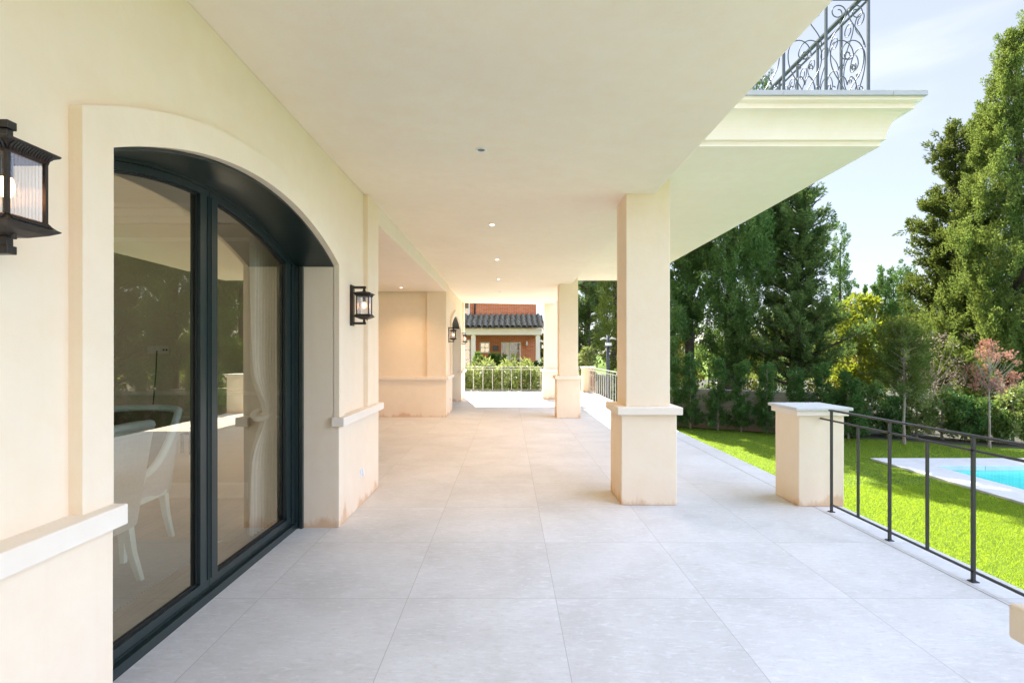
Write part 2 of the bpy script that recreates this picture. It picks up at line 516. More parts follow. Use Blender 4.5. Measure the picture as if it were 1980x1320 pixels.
M['cypress_lit'] = leaf_mat('sunlit_tone_cypress_foliage', (0.080, 0.145, 0.042), (0.215, 0.27, 0.080), 0.40)  # lighter copy of cypress, sunlight on the crown put into the leaf colour
M['conifer'] = leaf_mat('loose_conifer_foliage', (0.062, 0.120, 0.048), (0.155, 0.225, 0.080), 0.36)
M['conifer_olive'] = leaf_mat('olive_conifer_foliage', (0.055, 0.095, 0.028), (0.14, 0.175, 0.050), 0.36)
M['thuja'] = leaf_mat('thuja_foliage', (0.050, 0.120, 0.048), (0.110, 0.205, 0.065), 0.36, 5)
M['magnolia'] = leaf_mat('magnolia_foliage', (0.10, 0.15, 0.015), (0.24, 0.28, 0.03), 0.5, 4, 0.06)
M['laurel'] = leaf_mat('pale_laurel_foliage', (0.14, 0.20, 0.06), (0.28, 0.33, 0.12), 0.42, 4, 0.05)
M['bush'] = leaf_mat('mixed_bush_foliage', (0.062, 0.130, 0.034), (0.150, 0.230, 0.060), 0.40, 3, 0.03)
M['bush_gold'] = leaf_mat('golden_bush_foliage', (0.09, 0.10, 0.02), (0.20, 0.20, 0.05), 0.45, 3)
M['palm'] = leaf_mat('dark_palm_foliage', (0.015, 0.040, 0.008), (0.035, 0.075, 0.012), 0.25, 4, 0.05)
M['plum'] = leaf_mat('purple_plum_blossom', (0.25, 0.10, 0.085), (0.40, 0.21, 0.19), 0.4, 6, tip=(0.55, 0.36, 0.33))
M['twig'] = leaf_mat('pinkish_bare_twigs', (0.36, 0.27, 0.24), (0.52, 0.42, 0.38), 0.1, 6)
def grass_mat():
    t = NT('grass_blades')
    n = t.noise(t.pos(), 1.2, 3, 0.6); f = t.noise(t.pos(), 30.0, 2, 0.6)
    c = t.mix(t.ramp(n, ((0.34, 0.0), (0.66, 1.0))), (0.026, 0.092, 0.024), (0.040, 0.115, 0.028))
    c = t.mix(t.ramp(f, ((0.5, 0.0), (0.75, 0.5))), c, (0.09, 0.15, 0.04))
    d = t.n('BsdfDiffuse', Color=c).outputs[0]
    tr = t.n('BsdfTranslucent', Color=(0.46, 0.59, 0.03, 1)).outputs[0]
    mx = t.n('MixShader'); mx.inputs[0].default_value = 0.55
    t.t.links.new(d, mx.inputs[1]); t.t.links.new(tr, mx.inputs[2])
    return t.done(mx.outputs[0])
M['grass'] = grass_mat()
M['wood_far'] = leaf_mat('far_wood_foliage', (0.05, 0.075, 0.028), (0.11, 0.13, 0.05), 0.3, 1.0)

# ------------------------------------------------------------------ ground, terrace, pool
LAWN = -0.60
NX0, NX1, NY0, NY1 = 7.62, 15.0, 2.0, 9.26          # pool basin
def ground():
    b = MB()                       # one sheet to the horizon with a hole for the pool
    xs = [-900, NX0, NX1, 900]; ys = [-900, NY0, NY1, 900]
    for i in range(3):
        for j in range(3):
            if (i, j) == (1, 1): continue
            b.quad((xs[i], ys[j], LAWN), (xs[i + 1], ys[j], LAWN), (xs[i + 1], ys[j + 1], LAWN), (xs[i], ys[j + 1], LAWN))
    tag(b.build('lawn', M['lawn']), kind='structure')
ground()
b = MB(); b.box(-12, 3.16, -8, 19.62, LAWN - 0.3, 0.0)
terrace = tag(b.build('terrace', M['floor'], bevel=0.006), kind='structure')
b = MB(); b.box(2.8755, 2.8792, -8, 4.887, -0.01, 0.0012); b.box(2.8755, 2.8792, 5.32, 12.4, -0.01, 0.0012)
o = b.build('border_joint', simple('dark_joint_filler', (0.2, 0.18, 0.16), 0.9)); tag(o, kind='structure')

b = MB()
zb = LAWN - 0.40; zt = LAWN - 0.05
b.quad((NX0, NY0, zb), (NX1, NY0, zb), (NX1, NY1, zb), (NX0, NY1, zb))
for (x0, y0, x1, y1) in ((NX0, NY0, NX1, NY0), (NX1, NY0, NX1, NY1), (NX1, NY1, NX0, NY1), (NX0, NY1, NX0, NY0)):
    b.quad((x0, y0, zb), (x1, y1, zb), (x1, y1, LAWN - 0.06), (x0, y0, LAWN - 0.06))
tag(b.build('pool_basin', M['pool_tile']), kind='structure')
b = MB(); n = 40
for i in range(n):
    x0 = NX0 + (NX1 - NX0) * i / n; x1 = NX0 + (NX1 - NX0) * (i + 1) / n
    b.quad((x0, NY0, zt), (x1, NY0, zt), (x1, NY1, zt), (x0, NY1, zt))
tag(b.build('pool_water', M['water'], fix=False), kind='structure')
b = MB(); cw = 0.67
zc0, zc1 = LAWN - 0.06, LAWN + 0.035
b.box(NX0 - cw, NX0, NY0 - cw, NY1 + cw, zc0, zc1)
for i in range(8):                 # coping slabs along the far side
    x0 = NX0 + (NX1 - NX0) * i / 8
    b.box(x0 + 0.002, x0 + (NX1 - NX0) / 8 - 0.002, NY1, NY1 + cw, zc0, zc1)
    b.box(x0 + 0.002, x0 + (NX1 - NX0) / 8 - 0.002, NY0 - cw, NY0, zc0, zc1)
b.box(NX1, NX1 + cw, NY0 - cw, NY1 + cw, zc0, zc1)
tag(b.build('pool_coping', M['coping'], bevel=0.008), kind='structure')

# grass blades where the photograph shows the lawn
def grass():
    rng = np.random.default_rng(3)
    def patch(n, x0, x1, y0, y1, h0, h1, w):
        P = np.column_stack((rng.uniform(x0, x1, n), rng.uniform(y0, y1, n), np.full(n, LAWN)))
        keep = (P[:, 0] < 6.92) | (P[:, 1] > 9.96)
        lim = 14.2 - (P[:, 0] - 4.8) * 0.545 - 0.05
        keep &= (P[:, 1] < lim)
        P = P[keep]; n = len(P)
        h = rng.uniform(h0, h1, n); a = rng.uniform(0, 2 * np.pi, n)
        S = np.column_stack((np.cos(a), np.sin(a), np.zeros(n))) * (w * rng.uniform(0.7, 1.3, n))[:, None]
        T = np.column_stack((rng.normal(0, 0.45, n) * h, rng.normal(0, 0.45, n) * h, h))
        return np.stack((P - S, P + S, P + T), 1).reshape(-1, 3)
    V = [patch(270000, 3.25, 7.6, 1.0, 8.0, 0.012, 0.028, 0.0022),
         patch(190000, 3.25, 14.0, 8.0, 16.0, 0.014, 0.032, 0.0034)]
    tag(np_mesh('grass', np.concatenate(V), 3, M['grass']), kind='stuff')
grass()
b = MB()                           # planted bed along the boundary
b.prism([(4.0, 14.95), (11.5, 10.85), (20, 6.2), (40, 6.2), (40, 40), (4.0, 40)], 2, LAWN + 0.002, LAWN + 0.006)
tag(b.build('planting_bed', M['soil']), kind='structure')

# ------------------------------------------------------------------ the house
house = thing('house', 'cream rendered villa with arched glass door, covered porch and balcony over the terrace', 'house', (-3, 6, 0))
HL = Vector(house.location)
def hpart(mb, name, mat, parent=None, bevel=0.0, fix=True):
    """part of the house modelled in world coordinates"""
    mb.v = [tuple(Vector(p) - HL) for p in mb.v]
    return mb.build(name, mat, parent or house, bevel, fix)

XF, XR, XB = -1.405, -1.450, -1.745       # proud face, recessed face, back of the outer wall
HW, SPR, RISE = 1.228, 2.18, 0.267
RAD = (HW * HW + RISE * RISE) / (2 * RISE)
CZ = SPR + RISE - RAD
WTOP = 3.12
LZ0, LZ1 = 0.842, 0.915                    # ledge
def arc(dy, r): return CZ + math.sqrt(max(r * r - dy * dy, 0))

def ceil_z(x): return 3.007 - 0.0195 * x

def wall_module(yc, ya, yb, pil0, pil1, name='wall'):
    b = MB(); N = 44
    y0, y1 = yc - HW, yc + HW
    # recessed wall with the arched opening
    b.box(XB, XR, ya, y0, 0, WTOP); b.box(XB, XR, y1, yb, 0, WTOP)
    ys = [y0 + (y1 - y0) * i / N for i in range(N + 1)]
    for i in range(N):
        a, c = ys[i], ys[i + 1]
        za, zc = arc(a - yc, RAD), arc(c - yc, RAD)
        b.quad((XR, a, za), (XR, c, zc), (XR, c, WTOP), (XR, a, WTOP))
        b.quad((XB, a, za), (XB, c, zc), (XB, c, WTOP), (XB, a, WTOP))
        b.quad((XB, a, za), (XB, c, zc), (XF, c, zc), (XF, a, za))
    w = hpart(b, name, M['plaster'], fix=False)
    # plinth
    e = 0.004
    for (p0, p1) in ((ya, y0), (y1, yb)):
        b = MB(); b.box(XR - e, XF, p0, p1, 0, LZ0)
        hpart(b, 'plinth', M['plaster'], w, 0.006)
    # raised band round the opening
    b = MB(); bw = 0.135; ro = RAD + bw
    yo0, yo1 = y0 - bw, y1 + bw
    zo = arc(yo0 - yc, ro)
    b.box(XR - e, XF, yo0, y0, LZ1, zo if zo < SPR else SPR)
    b.box(XR - e, XF, y1, yo1, LZ1, zo if zo < SPR else SPR)
    n2 = 60
    yy = [yo0 + (yo1 - yo0) * i / n2 for i in range(n2 + 1)]
    yy = sorted(set(yy + [y0, y1]))
    def zin(y): return SPR if (y <= y0 + 1e-6 or y >= y1 - 1e-6) else arc(y - yc, RAD)
    for i in range(len(yy) - 1):
        a, c = yy[i], yy[i + 1]
        za, zc2 = arc(a - yc, ro), arc(c - yc, ro)
        ia, ic = zin(a + 1e-5), zin(c - 1e-5)
        b.quad((XF, a, ia), (XF, c, ic), (XF, c, zc2), (XF, a, za))
        b.quad((XR - e, a, za), (XR - e, c, zc2), (XF, c, zc2), (XF, a, za))
    b.quad((XR, yo0, SPR), (XF, yo0, SPR), (XF, yo0, zo), (XR, yo0, zo)); b.quad((XR, yo1, SPR), (XF, yo1, SPR), (XF, yo1, zo), (XR, yo1, zo))
    hpart(b, 'arch_band', M['plaster'], w, fix=False)
    # corner pilasters
    for p in (pil0, pil1):
        if p:
            b = MB(); b.box(XR - e, XF, p[0], p[1], LZ1, WTOP)
            hpart(b, 'pilaster', M['plaster'], w, 0.006)
    # ledge
    for (l0, l1) in ((ya - (0.03 if pil0 else 0), y0 + 0.004), (y1 - 0.036, yb + 0.03)):
        b = MB(); b.box(XR - 0.01, -1.355, l0, l1, LZ0, LZ1)
        hpart(b, 'ledge', M['trim'], w, 0.005)
    return w

YC1, YC2 = 3.069, 14.19
wall_module(YC1, -8.0, 5.598, None, (5.18, 5.598))
wall_module(YC2, 11.70, 16.70, (11.70, 12.10), (16.28, 16.70))

# ---- arched sliding doors
def door(yc):
    y0, y1 = yc - HW, yc + HW
    N = 36
    d = MB()
    # outer frame: jambs, sill, curved head
    d.box(-1.845, -1.765, y0, y0 + 0.075, 0.05, SPR - 0.05); d.box(-1.845, -1.765, y1 - 0.075, y1, 0.05, SPR - 0.05)
    d.box(-1.85, -1.745, y0, y1, 0, 0.05)
    def band(mb, xf, xb, ya, yb, rin, rout, n=N):
        ys = [ya + (yb - ya) * i / n for i in range(n + 1)]
        for i in range(n):
            a, c = ys[i] - yc, ys[i + 1] - yc
            ia, ic, oa, oc = arc(a, rin), arc(c, rin), arc(a, rout), arc(c, rout)
            A, C = ys[i], ys[i + 1]
            mb.quad((xf, A, ia), (xf, C, ic), (xf, C, oc), (xf, A, oa))
            mb.quad((xb, A, ia), (xb, C, ic), (xb, C, oc), (xb, A, oa))
            mb.quad((xb, A, ia), (xb, C, ic), (xf, C, ic), (xf, A, ia))
            mb.quad((xb, A, oa), (xb, C, oc), (xf, C, oc), (xf, A, oa))
        for y in (ya, yb):
            z0, z1 = arc(y - yc, rin), arc(y - yc, rout)
            mb.quad((xf, y, z0), (xb, y, z0), (xb, y, z1), (xf, y, z1))
    band(d, -1.765, -1.845, y0, y1, RAD - 0.036, RAD - 0.004)
    d.box(-1.845, -1.765, y0, y0 + 0.075, SPR - 0.05, SPR - 0.02); d.box(-1.845, -1.765, y1 - 0.075, y1, SPR - 0.05, SPR - 0.02)
    dr = hpart(d, 'door', M['door_metal'], fix=False)
    # shutter guides each side, outside the frame, and the dark curved lining under the arch
    for (a, s) in ((y0, 1), (y1, -1)):
        g = MB()
        g.box(-1.762, -1.735, a, a + s * 0.03, 0, SPR - 0.02); g.box(-1.725, -1.70, a, a + s * 0.03, 0, SPR - 0.02)
        g.box(-1.735, -1.725, a, a + s * 0.012, 0, SPR - 0.02)
        hpart(g, 'shutter_guide', M['door_metal'], dr)
    l = MB(); band(l, -1.452, -1.764, y0 + 0.002, y1 - 0.002, RAD - 0.016, RAD - 0.002, 48)
    hpart(l, 'arch_lining', M['door_metal'], dr, fix=False)
    # two sashes
    for (s0, s1) in ((y0 + 0.078, yc - 0.002), (yc + 0.002, y1 - 0.078)):
        s = MB(); xf, xb = -1.775, -1.835; st = 0.086
        ym0, ym1 = s0 + st, s1 - st
        if s0 < yc - 0.5: ym0 = s0 + 0.075
        else: ym1 = s1 - 0.075
        zl = 0.112
        r1 = RAD - 0.038; r2 = RAD - 0.076
        s.box(xb, xf, s0, s1, 0.052, zl)
        for (a, c) in ((s0, ym0), (ym1, s1)):
            ztop = min(arc(a - yc, r2), arc(c - yc, r2))
            s.box(xb, xf, a, c, zl, ztop)
            # sloping top of the stile
            za, zc = arc(a - yc, r1), arc(c - yc, r1)
            s.add([(x, y, z) for x in (xb, xf) for (y, z) in ((a, ztop), (c, ztop), (c, zc), (a, za))],
                  ((0, 1, 2, 3), (4, 5, 6, 7), (3, 2, 6, 7), (0, 3, 7, 4), (1, 2, 6, 5)))
        band(s, xf, xb, ym0, ym1, r2, r1)
        # fine raised bead lines on the face of the sash
        for y in (s0 + 0.012, s1 - 0.018):
            s.box(xf, xf + 0.006, y, y + 0.006, zl, min(arc(y - yc, r2), arc(y + .006 - yc, r2)))
        s.box(xf, xf + 0.006, s0, s1, 0.060, 0.066)
        sash = hpart(s, 'sash', M['door_metal'], dr, fix=False)
        k = MB()                 # black gasket round the glass
        k.box(-1.80, -1.795, ym0, ym0 + 0.012, zl, arc(ym0 - yc, r2)); k.box(-1.80, -1.795, ym1 - 0.012, ym1, zl, arc(ym1 - yc, r2))
        k.box(-1.80, -1.795, ym0, ym1, zl, zl + 0.012)
        band(k, -1.795, -1.80, ym0, ym1, r2 - 0.012, r2)
        hpart(k, 'gasket', M['gasket'], dr, fix=False)
        p = MB()
        n = 20
        ys = [ym0 + (ym1 - ym0) * i / n for i in range(n + 1)]
        p.add([(-1.804, y, zl) for y in ys] + [(-1.804, y, arc(y - yc, r2)) for y in ys],
              [(i, i + 1, n + 2 + i, n + 1 + i) for i in range(n)])
        hpart(p, 'glass_pane', M['glass'], dr, fix=False)
    h = MB()
    h.box(-1.85, -1.835, yc - 0.075, yc - 0.04, 0.86, 1.02)
    h.tube([(-1.85, yc - 0.057, 0.98), (-1.90, yc - 0.057, 0.98), (-1.90, yc - 0.057, 0.87)], 0.009, 8)
    hpart(h, 'door_handle', M['gasket'], dr)
door(YC1); door(YC2)

# ---- alcove between the two wall modules
b = MB()
b.box(-5.0, XB, 11.75, 11.95, 0, 2.84)                        # return wall facing the camera
b.box(-4.9, -4.6, 5.6, 11.75, 0, 2.84)                        # back wall
b.box(-4.6, XB, 5.20, 5.55, 0, 3.1)                           # side of the dining room
aw = hpart(b, 'alcove_wall', M['plaster'], fix=False)
b = MB(); b.box(-1.84, XB, 11.70, 11.76, LZ1, 2.83); hpart(b, 'pilaster', M['plaster'], aw)
b = MB(); b.box(-4.6, XB, 11.70, 11.76, 0, LZ0); hpart(b, 'plinth', M['plaster'], aw)
b = MB(); b.box(-4.6, XR - 0.012, 11.655, 11.76, LZ0, LZ1); hpart(b, 'ledge', M['trim'], aw, 0.005)
b = MB(); b.box(-4.6, XF, 5.598, 11.70, 2.832, 3.12)
hpart(b, 'beam', M['trim'])

# ---- porch ceiling (falls very slightly outwards), slab over it and the projecting balcony
XE = 1.412
b = MB()
y0, y1 = -8.0, 16.45
xs = (-1.45, XE)
b.add([(xs[0], y0, ceil_z(xs[0])), (xs[1], y0, ceil_z(xs[1])), (xs[1], y1, ceil_z(xs[1])), (xs[0], y1, ceil_z(xs[0])),
       (xs[0], y0, 3.40), (xs[1], y0, 3.40), (xs[1], y1, 3.40), (xs[0], y1, 3.40)],
      ((0, 3, 2, 1), (4, 5, 6, 7), (0, 1, 5, 4), (1, 2, 6, 5), (2, 3, 7, 6), (3, 0, 4, 7)))
hpart(b, 'porch_ceiling', M['ceiling'], bevel=0.006)

BX, BY0, BY1 = 3.05, 4.27, 12.15
prof = [(0.0, 3.148), (0.012, 3.148), (0.012, 3.188), (0.040, 3.192)]
for i in range(1, 11):                                        # cavetto
    a = math.pi / 2 * i / 10
    prof.append((0.040 + 0.118 * (1 - math.cos(a)), 3.192 + 0.193 * math.sin(a)))
prof += [(0.172, 3.387), (0.172, 3.424), (0.19, 3.430), (0.210, 3.436), (0.210, 3.462)]
def ring(p, z): return [(XE - 0.05, BY0 - p, z), (BX + p, BY0 - p, z), (BX + p, BY1 + p, z), (XE - 0.05, BY1 + p, z)]
b = MB()
vs = []
for p, z in prof: vs += ring(p, z)
fs = [(i * 4 + k, i * 4 + k + 1, i * 4 + 5 + k, i * 4 + 4 + k) for i in range(len(prof) - 1) for k in range(3)]
fs.append((0, 3, 2, 1)); k = 4 * (len(prof) - 1); fs.append((k, k + 1, k + 2, k + 3))
b.add(vs, fs)
bal = hpart(b, 'balcony', M['ceiling'], fix=True)
# grey stone edging in lengths with open joints
b = MB()
def lengths(a, c, step):
    out = []; x = a
    while x < c - 1e-6:
        out.append((x, min(x + step, c))); x += step
    return out
e0, e1 = 3.462, 3.502
for (a, c) in lengths(1.285, BX + 0.232, 0.86):
    b.box(a + 0.0015, min(c, BX + 0.232) - 0.0015, BY0 - 0.232, BY0 + 0.07, e0, e1)
for (a, c) in lengths(BY0 + 0.07, BY1 + 0.2, 0.86):
    b.box(BX - 0.07, BX + 0.232, a + 0.0015, c - 0.0015, e0, e1)
hpart(b, 'edging', M['slate_edge'], bal, 0.003)

# ---- upper floor, set back above the porch wall
b = MB(); b.box(-8.0, -1.5, -8.0, 16.6, 3.12, 6.2)
uw = hpart(b, 'upper_wall', M['plaster'])
b = MB(); b.prism([(-8.5, 6.2), (-1.0, 6.2), (-4.75, 7.6)], 1, -8.4, 17.0)
hpart(b, 'roof', M['roof_tile'])

# ---- porch columns
def column(ya, last=False):
    p = MB(); p.box(1.0775, 1.606, ya, ya + 0.525, 0, 0.862)
    c = hpart(p, 'column', M['plaster'], bevel=0.008)
    s = MB(); s.box(1.135, 1.558, ya + 0.055, ya + 0.475, 0.934, 3.30)
    hpart(s, 'shaft', M['plaster'], c, 0.006)
    s = MB(); s.box(1.0325, 1.651, ya - 0.045, ya + 0.57, 0.862, 0.935)
    hpart(s, 'cap', M['trim'], c, 0.007)
for ya in (0.50, 4.93, 11.50, 16.10): column(ya)

# ---- dining room behind the glass
b = MB()
b.quad((-6.6, -3.0, 0.004), (-1.85, -3.0, 0.004), (-1.85, 5.2, 0.004), (-6.6, 5.2, 0.004))
hpart(b, 'room_floor', M['wood_floor'], fix=False)
b = MB()
b.box(-6.6, -1.75, 5.18, 5.195, 0, 3.1)                              # wall seen through the glass
b.box(-6.6, -1.75, -3.1, -3.0, 0, 3.1)
for (a, c) in ((-3.0, -1.6), (0.2, 1.8), (3.6, 5.2)): b.box(-6.7, -6.6, a, c, 0, 3.1)
for (a, c) in ((-1.6, 0.2), (1.8, 3.6)):
    b.box(-6.7, -6.6, a, c, 0, 0.3); b.box(-6.7, -6.6, a, c, 2.5, 3.1)
rw = hpart(b, 'room_wall', M['room_wall'], fix=False)
b = MB()
b.box(-6.6, -1.86, 5.158, 5.18, 0.005, 0.14); b.box(-6.6, -1.86, 5.165, 5.18, 0.14, 0.155)
b.box(-6.6, -1.86, 5.150, 5.18, 1.03, 1.065); b.box(-6.6, -1.86, 5.162, 5.18, 0.80, 0.82)
hpart(b, 'skirting', M['room_trim'], rw)
b = MB(); b.box(-6.6, -1.75, -3.0, 5.18, 2.92, 3.0)
rc = hpart(b, 'room_ceiling', M['room_trim'])
b = MB()
for i, (d, z0, z1) in enumerate(((0.10, 2.88, 2.92), (0.07, 2.80, 2.88), (0.045, 2.74, 2.80), (0.02, 2.56, 2.60))):
    b.box(-6.6, -1.86, 5.18 - d, 5.18, z0, z1)
hpart(b, 'cornice', M['room_trim'], rc)
b = MB()                                                             # dark room behind the second door
b.box(-5.0, -1.80, 16.68, 16.72, 0, 3.1); b.box(-5.0, -4.9, 11.95, 16.7, 0, 3.1); b.box(-5, -1.75, 11.95, 16.7, 3.0, 3.1)
b.box(-5.0, XB, 16.60, 16.69, 0, 3.1)
hpart(b, 'end_wall', M['plaster'], fix=False)

# ------------------------------------------------------------------ wall lanterns
def lantern(loc, label):
    t = thing('wall_lantern', label, 'wall lamp', loc, 'black lanterns on the porch wall')
    # local origin: on the wall face, bottom of the backplate; +X away from the wall
    b = MB(); b.box(0, 0.018, -0.043, 0.043, 0, 0.373)
    b.box(0.018, 0.024, -0.032, 0.032, 0.012, 0.361)
    b.lathe([(0.006, 0), (0.006, 0.004)], (0.02, 0.015, 0.2), 8)
    b.build('backplate', M['bronze'], t, 0.003)
    cx = 0.12
    for (z, s) in ((0.352, -1), (0.022, 1)):
        a = MB(); a.box(0.018, cx + 0.016, -0.014, 0.014, z - 0.011, z + 0.011)
        a.box(cx - 0.010, cx + 0.010, -0.010, 0.010, z + s * 0.011, z + s * 0.036)
        a.build('arm', M['bronze'], t, 0.002)
    for zz in (0.09,):
        a = MB(); a.box(0.018, cx - 0.05, -0.006, 0.006, zz - 0.004, zz + 0.004); a.build('stay', M['bronze'], t)
    r = MB()
    r.loft_sq([(0.054, 0.266), (0.058, 0.270), (0.060, 0.276), (0.066, 0.284), (0.076, 0.290), (0.079, 0.294), (0.078, 0.297), (0.060, 0.305), (0.035, 0.311), (0.014, 0.315), (0.013, 0.322)], (cx, 0, 0))
    for side in range(4):                                            # leaf-moulded rim
        for i in range(14):
            u = -0.058 + 0.116 * (i + 0.5) / 14
            c, s = math.cos(side * math.pi / 2), math.sin(side * math.pi / 2)
            pts = [(cx + c * 0.0605 - s * u, s * 0.0605 + c * u, 0.268), (cx + c * 0.066 - s * u, s * 0.066 + c * u, 0.281), (cx + c * 0.0765 - s * u, s * 0.0765 + c * u, 0.289)]
            r.tube(pts, 0.0032, 5)
    r.build('lantern_roof', M['bronze'], t)
    g = MB()
    g.loft_sq([(0.014, 0.058), (0.030, 0.060), (0.060, 0.072), (0.078, 0.083), (0.079, 0.086), (0.072, 0.090), (0.064, 0.098), (0.057, 0.104), (0.050, 0.105)], (cx, 0, 0))
    for side in range(4):
        for i in range(14):
            u = -0.058 + 0.116 * (i + 0.5) / 14
            c, s = math.cos(side * math.pi / 2), math.sin(side * math.pi / 2)
            g.tube([(cx + c * 0.074 - s * u, s * 0.074 + c * u, 0.091), (cx + c * 0.0595 - s * u, s * 0.0595 + c * u, 0.104)], 0.003, 5)
    g.lathe([(0.0, 0.048), (0.006, 0.049), (0.006, 0.066)], (cx + 0.03, -0.01, 0), 8)
    g.build('lantern_base', M['bronze'], t)
    for sx in (-1, 1):
        for sy in (-1, 1):
            q = MB(); q.box(cx + sx * 0.0545 - 0.0045, cx + sx * 0.0545 + 0.0045, sy * 0.0545 - 0.0045, sy * 0.0545 + 0.0045, 0.104, 0.268)
            q.build('corner_post', M['bronze'], t)
    for side in range(4):                                            # ribbed glass
        q = MB(); n = 60; vs = []
        c, s = math.cos(side * math.pi / 2), math.sin(side * math.pi / 2)
        for i in range(n + 1):
            u = -0.050 + 0.1 * i / n
            o_ = 0.050 + 0.0042 * abs(math.sin(math.pi * i / 6.0))
            for z in (0.105, 0.267): vs.append((cx + c * o_ - s * u, s * o_ + c * u, z))
        q.add(vs, [(2 * i, 2 * i + 2, 2 * i + 3, 2 * i + 1) for i in range(n)], True)
        q.build('glass_pane', M['lamp_glass'], t)
    q = MB()
    q.lathe([(0.0, 0.160), (0.010, 0.163), (0.016, 0.174), (0.018, 0.188), (0.016, 0.203), (0.012, 0.214)], (cx, 0, 0), 16)
    q.build('bulb', M['bulb'], t)
    q = MB(); q.lathe([(0.014, 0.213), (0.014, 0.268), (0.0, 0.268)], (cx, 0, 0), 14)
    q.build('bulb_holder', M['bronze'], t)
    return t
LZ = 1.70
lan = lantern((XR, 1.370, LZ), 'large near black lantern lit at the left edge of the wall before the arched door')
dup(lan, (XR, 4.770, LZ), 'lit black lantern between the near arched door and the corner of its wall')
dup(lan, (XR, 12.49, LZ), 'small lit black lantern on the far wall before the far arch')
dup(lan, (XR, 15.89, LZ), 'farthest lit black lantern on the far wall end past the far arch')

# ------------------------------------------------------------------ downlights
def downlight(loc, label, lit, r=0.043):
    t = thing('downlight', label, 'downlight', loc, 'small downlights in the porch ceiling')
    b = MB(); b.lathe([(r, 0.001), (r, -0.006), (r - 0.004, -0.008), (r * 0.68, -0.006), (r * 0.62, 0.008)], (0, 0, 0), 28)
    b.build('ring', M['white_paint'], t)
    b = MB(); b.lathe([(r * 0.66, -0.0035), (r * 0.3, -0.003), (0.0, -0.003)], (0, 0, 0), 24)
    b.build('lens', M['led'] if lit else M['lamp_grey'], t)
    if lit:
        ld = bpy.data.lights.new('downlight_beam', 'SPOT')
        ld.energy = 36.0 if loc[0] > -1 else 22.0; ld.color = (1.0, 0.62, 0.30); ld.spot_size = R(125); ld.spot_blend = 1.0; ld.shadow_soft_size = 0.03
        lo = bpy.data.objects.new('downlight_beam', ld); lo.parent = t; lo.location = (0, 0, -0.015); COL.objects.link(lo)
    return t
DL = ((3.975, -0.21, 'round white downlight with a dark lens, nearest in the porch ceiling', False),
      (6.30, -0.20, 'lit white downlight, second from the camera in the porch ceiling', True),
      (8.65, -0.19, 'lit white downlight, third from the camera in the porch ceiling', True),
      (10.95, -0.21, 'lit white downlight, fourth from the camera in the porch ceiling', True),
      (13.2, -0.21, 'white downlight, fifth from the camera in the porch ceiling', False),
      (15.3, -0.21, 'farthest white downlight, close to the sunny end of the porch', False))
for y, x, lab, lit in DL: downlight((x, y, ceil_z(x)), lab, lit)
downlight((-2.27, 10.95, 2.832), 'lit downlight in the lower ceiling of the alcove', True)

# ------------------------------------------------------------------ sockets on the plinth
def socket(loc, label):
    t = thing('wall_socket', label, 'socket', loc)
    b = MB(); b.box(0, 0.008, -0.036, 0.036, 0, 0.075); b.build('plate', M['white_paint'], t, 0.002)
    b = MB(); b.add([(0.009, 0.004, 0.006), (0.009, 0.034, 0.006), (0.030, 0.030, 0.010), (0.030, 0.004, 0.010),
                     (0.009, 0.004, 0.072), (0.009, 0.034, 0.072), (0.022, 0.030, 0.070), (0.022, 0.004, 0.070)],
                    ((0, 3, 2, 1), (4, 5, 6, 7), (0, 1, 5, 4), (1, 2, 6, 5), (2, 3, 7, 6), (3, 0, 4, 7))); b.build('lid', M['white_paint'], t, 0.002)
    return t
socket((XF, 4.93, 0.27), 'white outdoor socket low on the plinth beside the arched door')
socket((XF, 12.40, 0.30), 'white outdoor socket low on the far plinth beyond the alcove')

# ------------------------------------------------------------------ low pillars at the terrace edge
def pillar(loc, label):
    t = thing('pillar', label, 'pillar', loc)
    b = MB(); b.box(0, 0.43, 0, 0.43, 0, 0.857); b.build('shaft', M['plaster'], t, 0.008)
    b = MB(); b.box(-0.028, 0.458, -0.028, 0.458, 0.857, 0.909); b.build('collar', M['trim'], t, 0.004)
    b = MB(); b.box(-0.05, 0.485, -0.05, 0.485, 0.909, 0.937); b.build('capstone', M['coping'], t, 0.004)
    return t
pillar((2.743, 4.887, 0), 'low cream pillar with a white capstone where the near railing begins')
pillar((2.743, 19.05, 0), 'small sunlit cream pillar at the far corner of the terrace')
pillar((2.743, 12.45, 0), 'low cream pillar at the terrace edge hidden behind the near porch column')

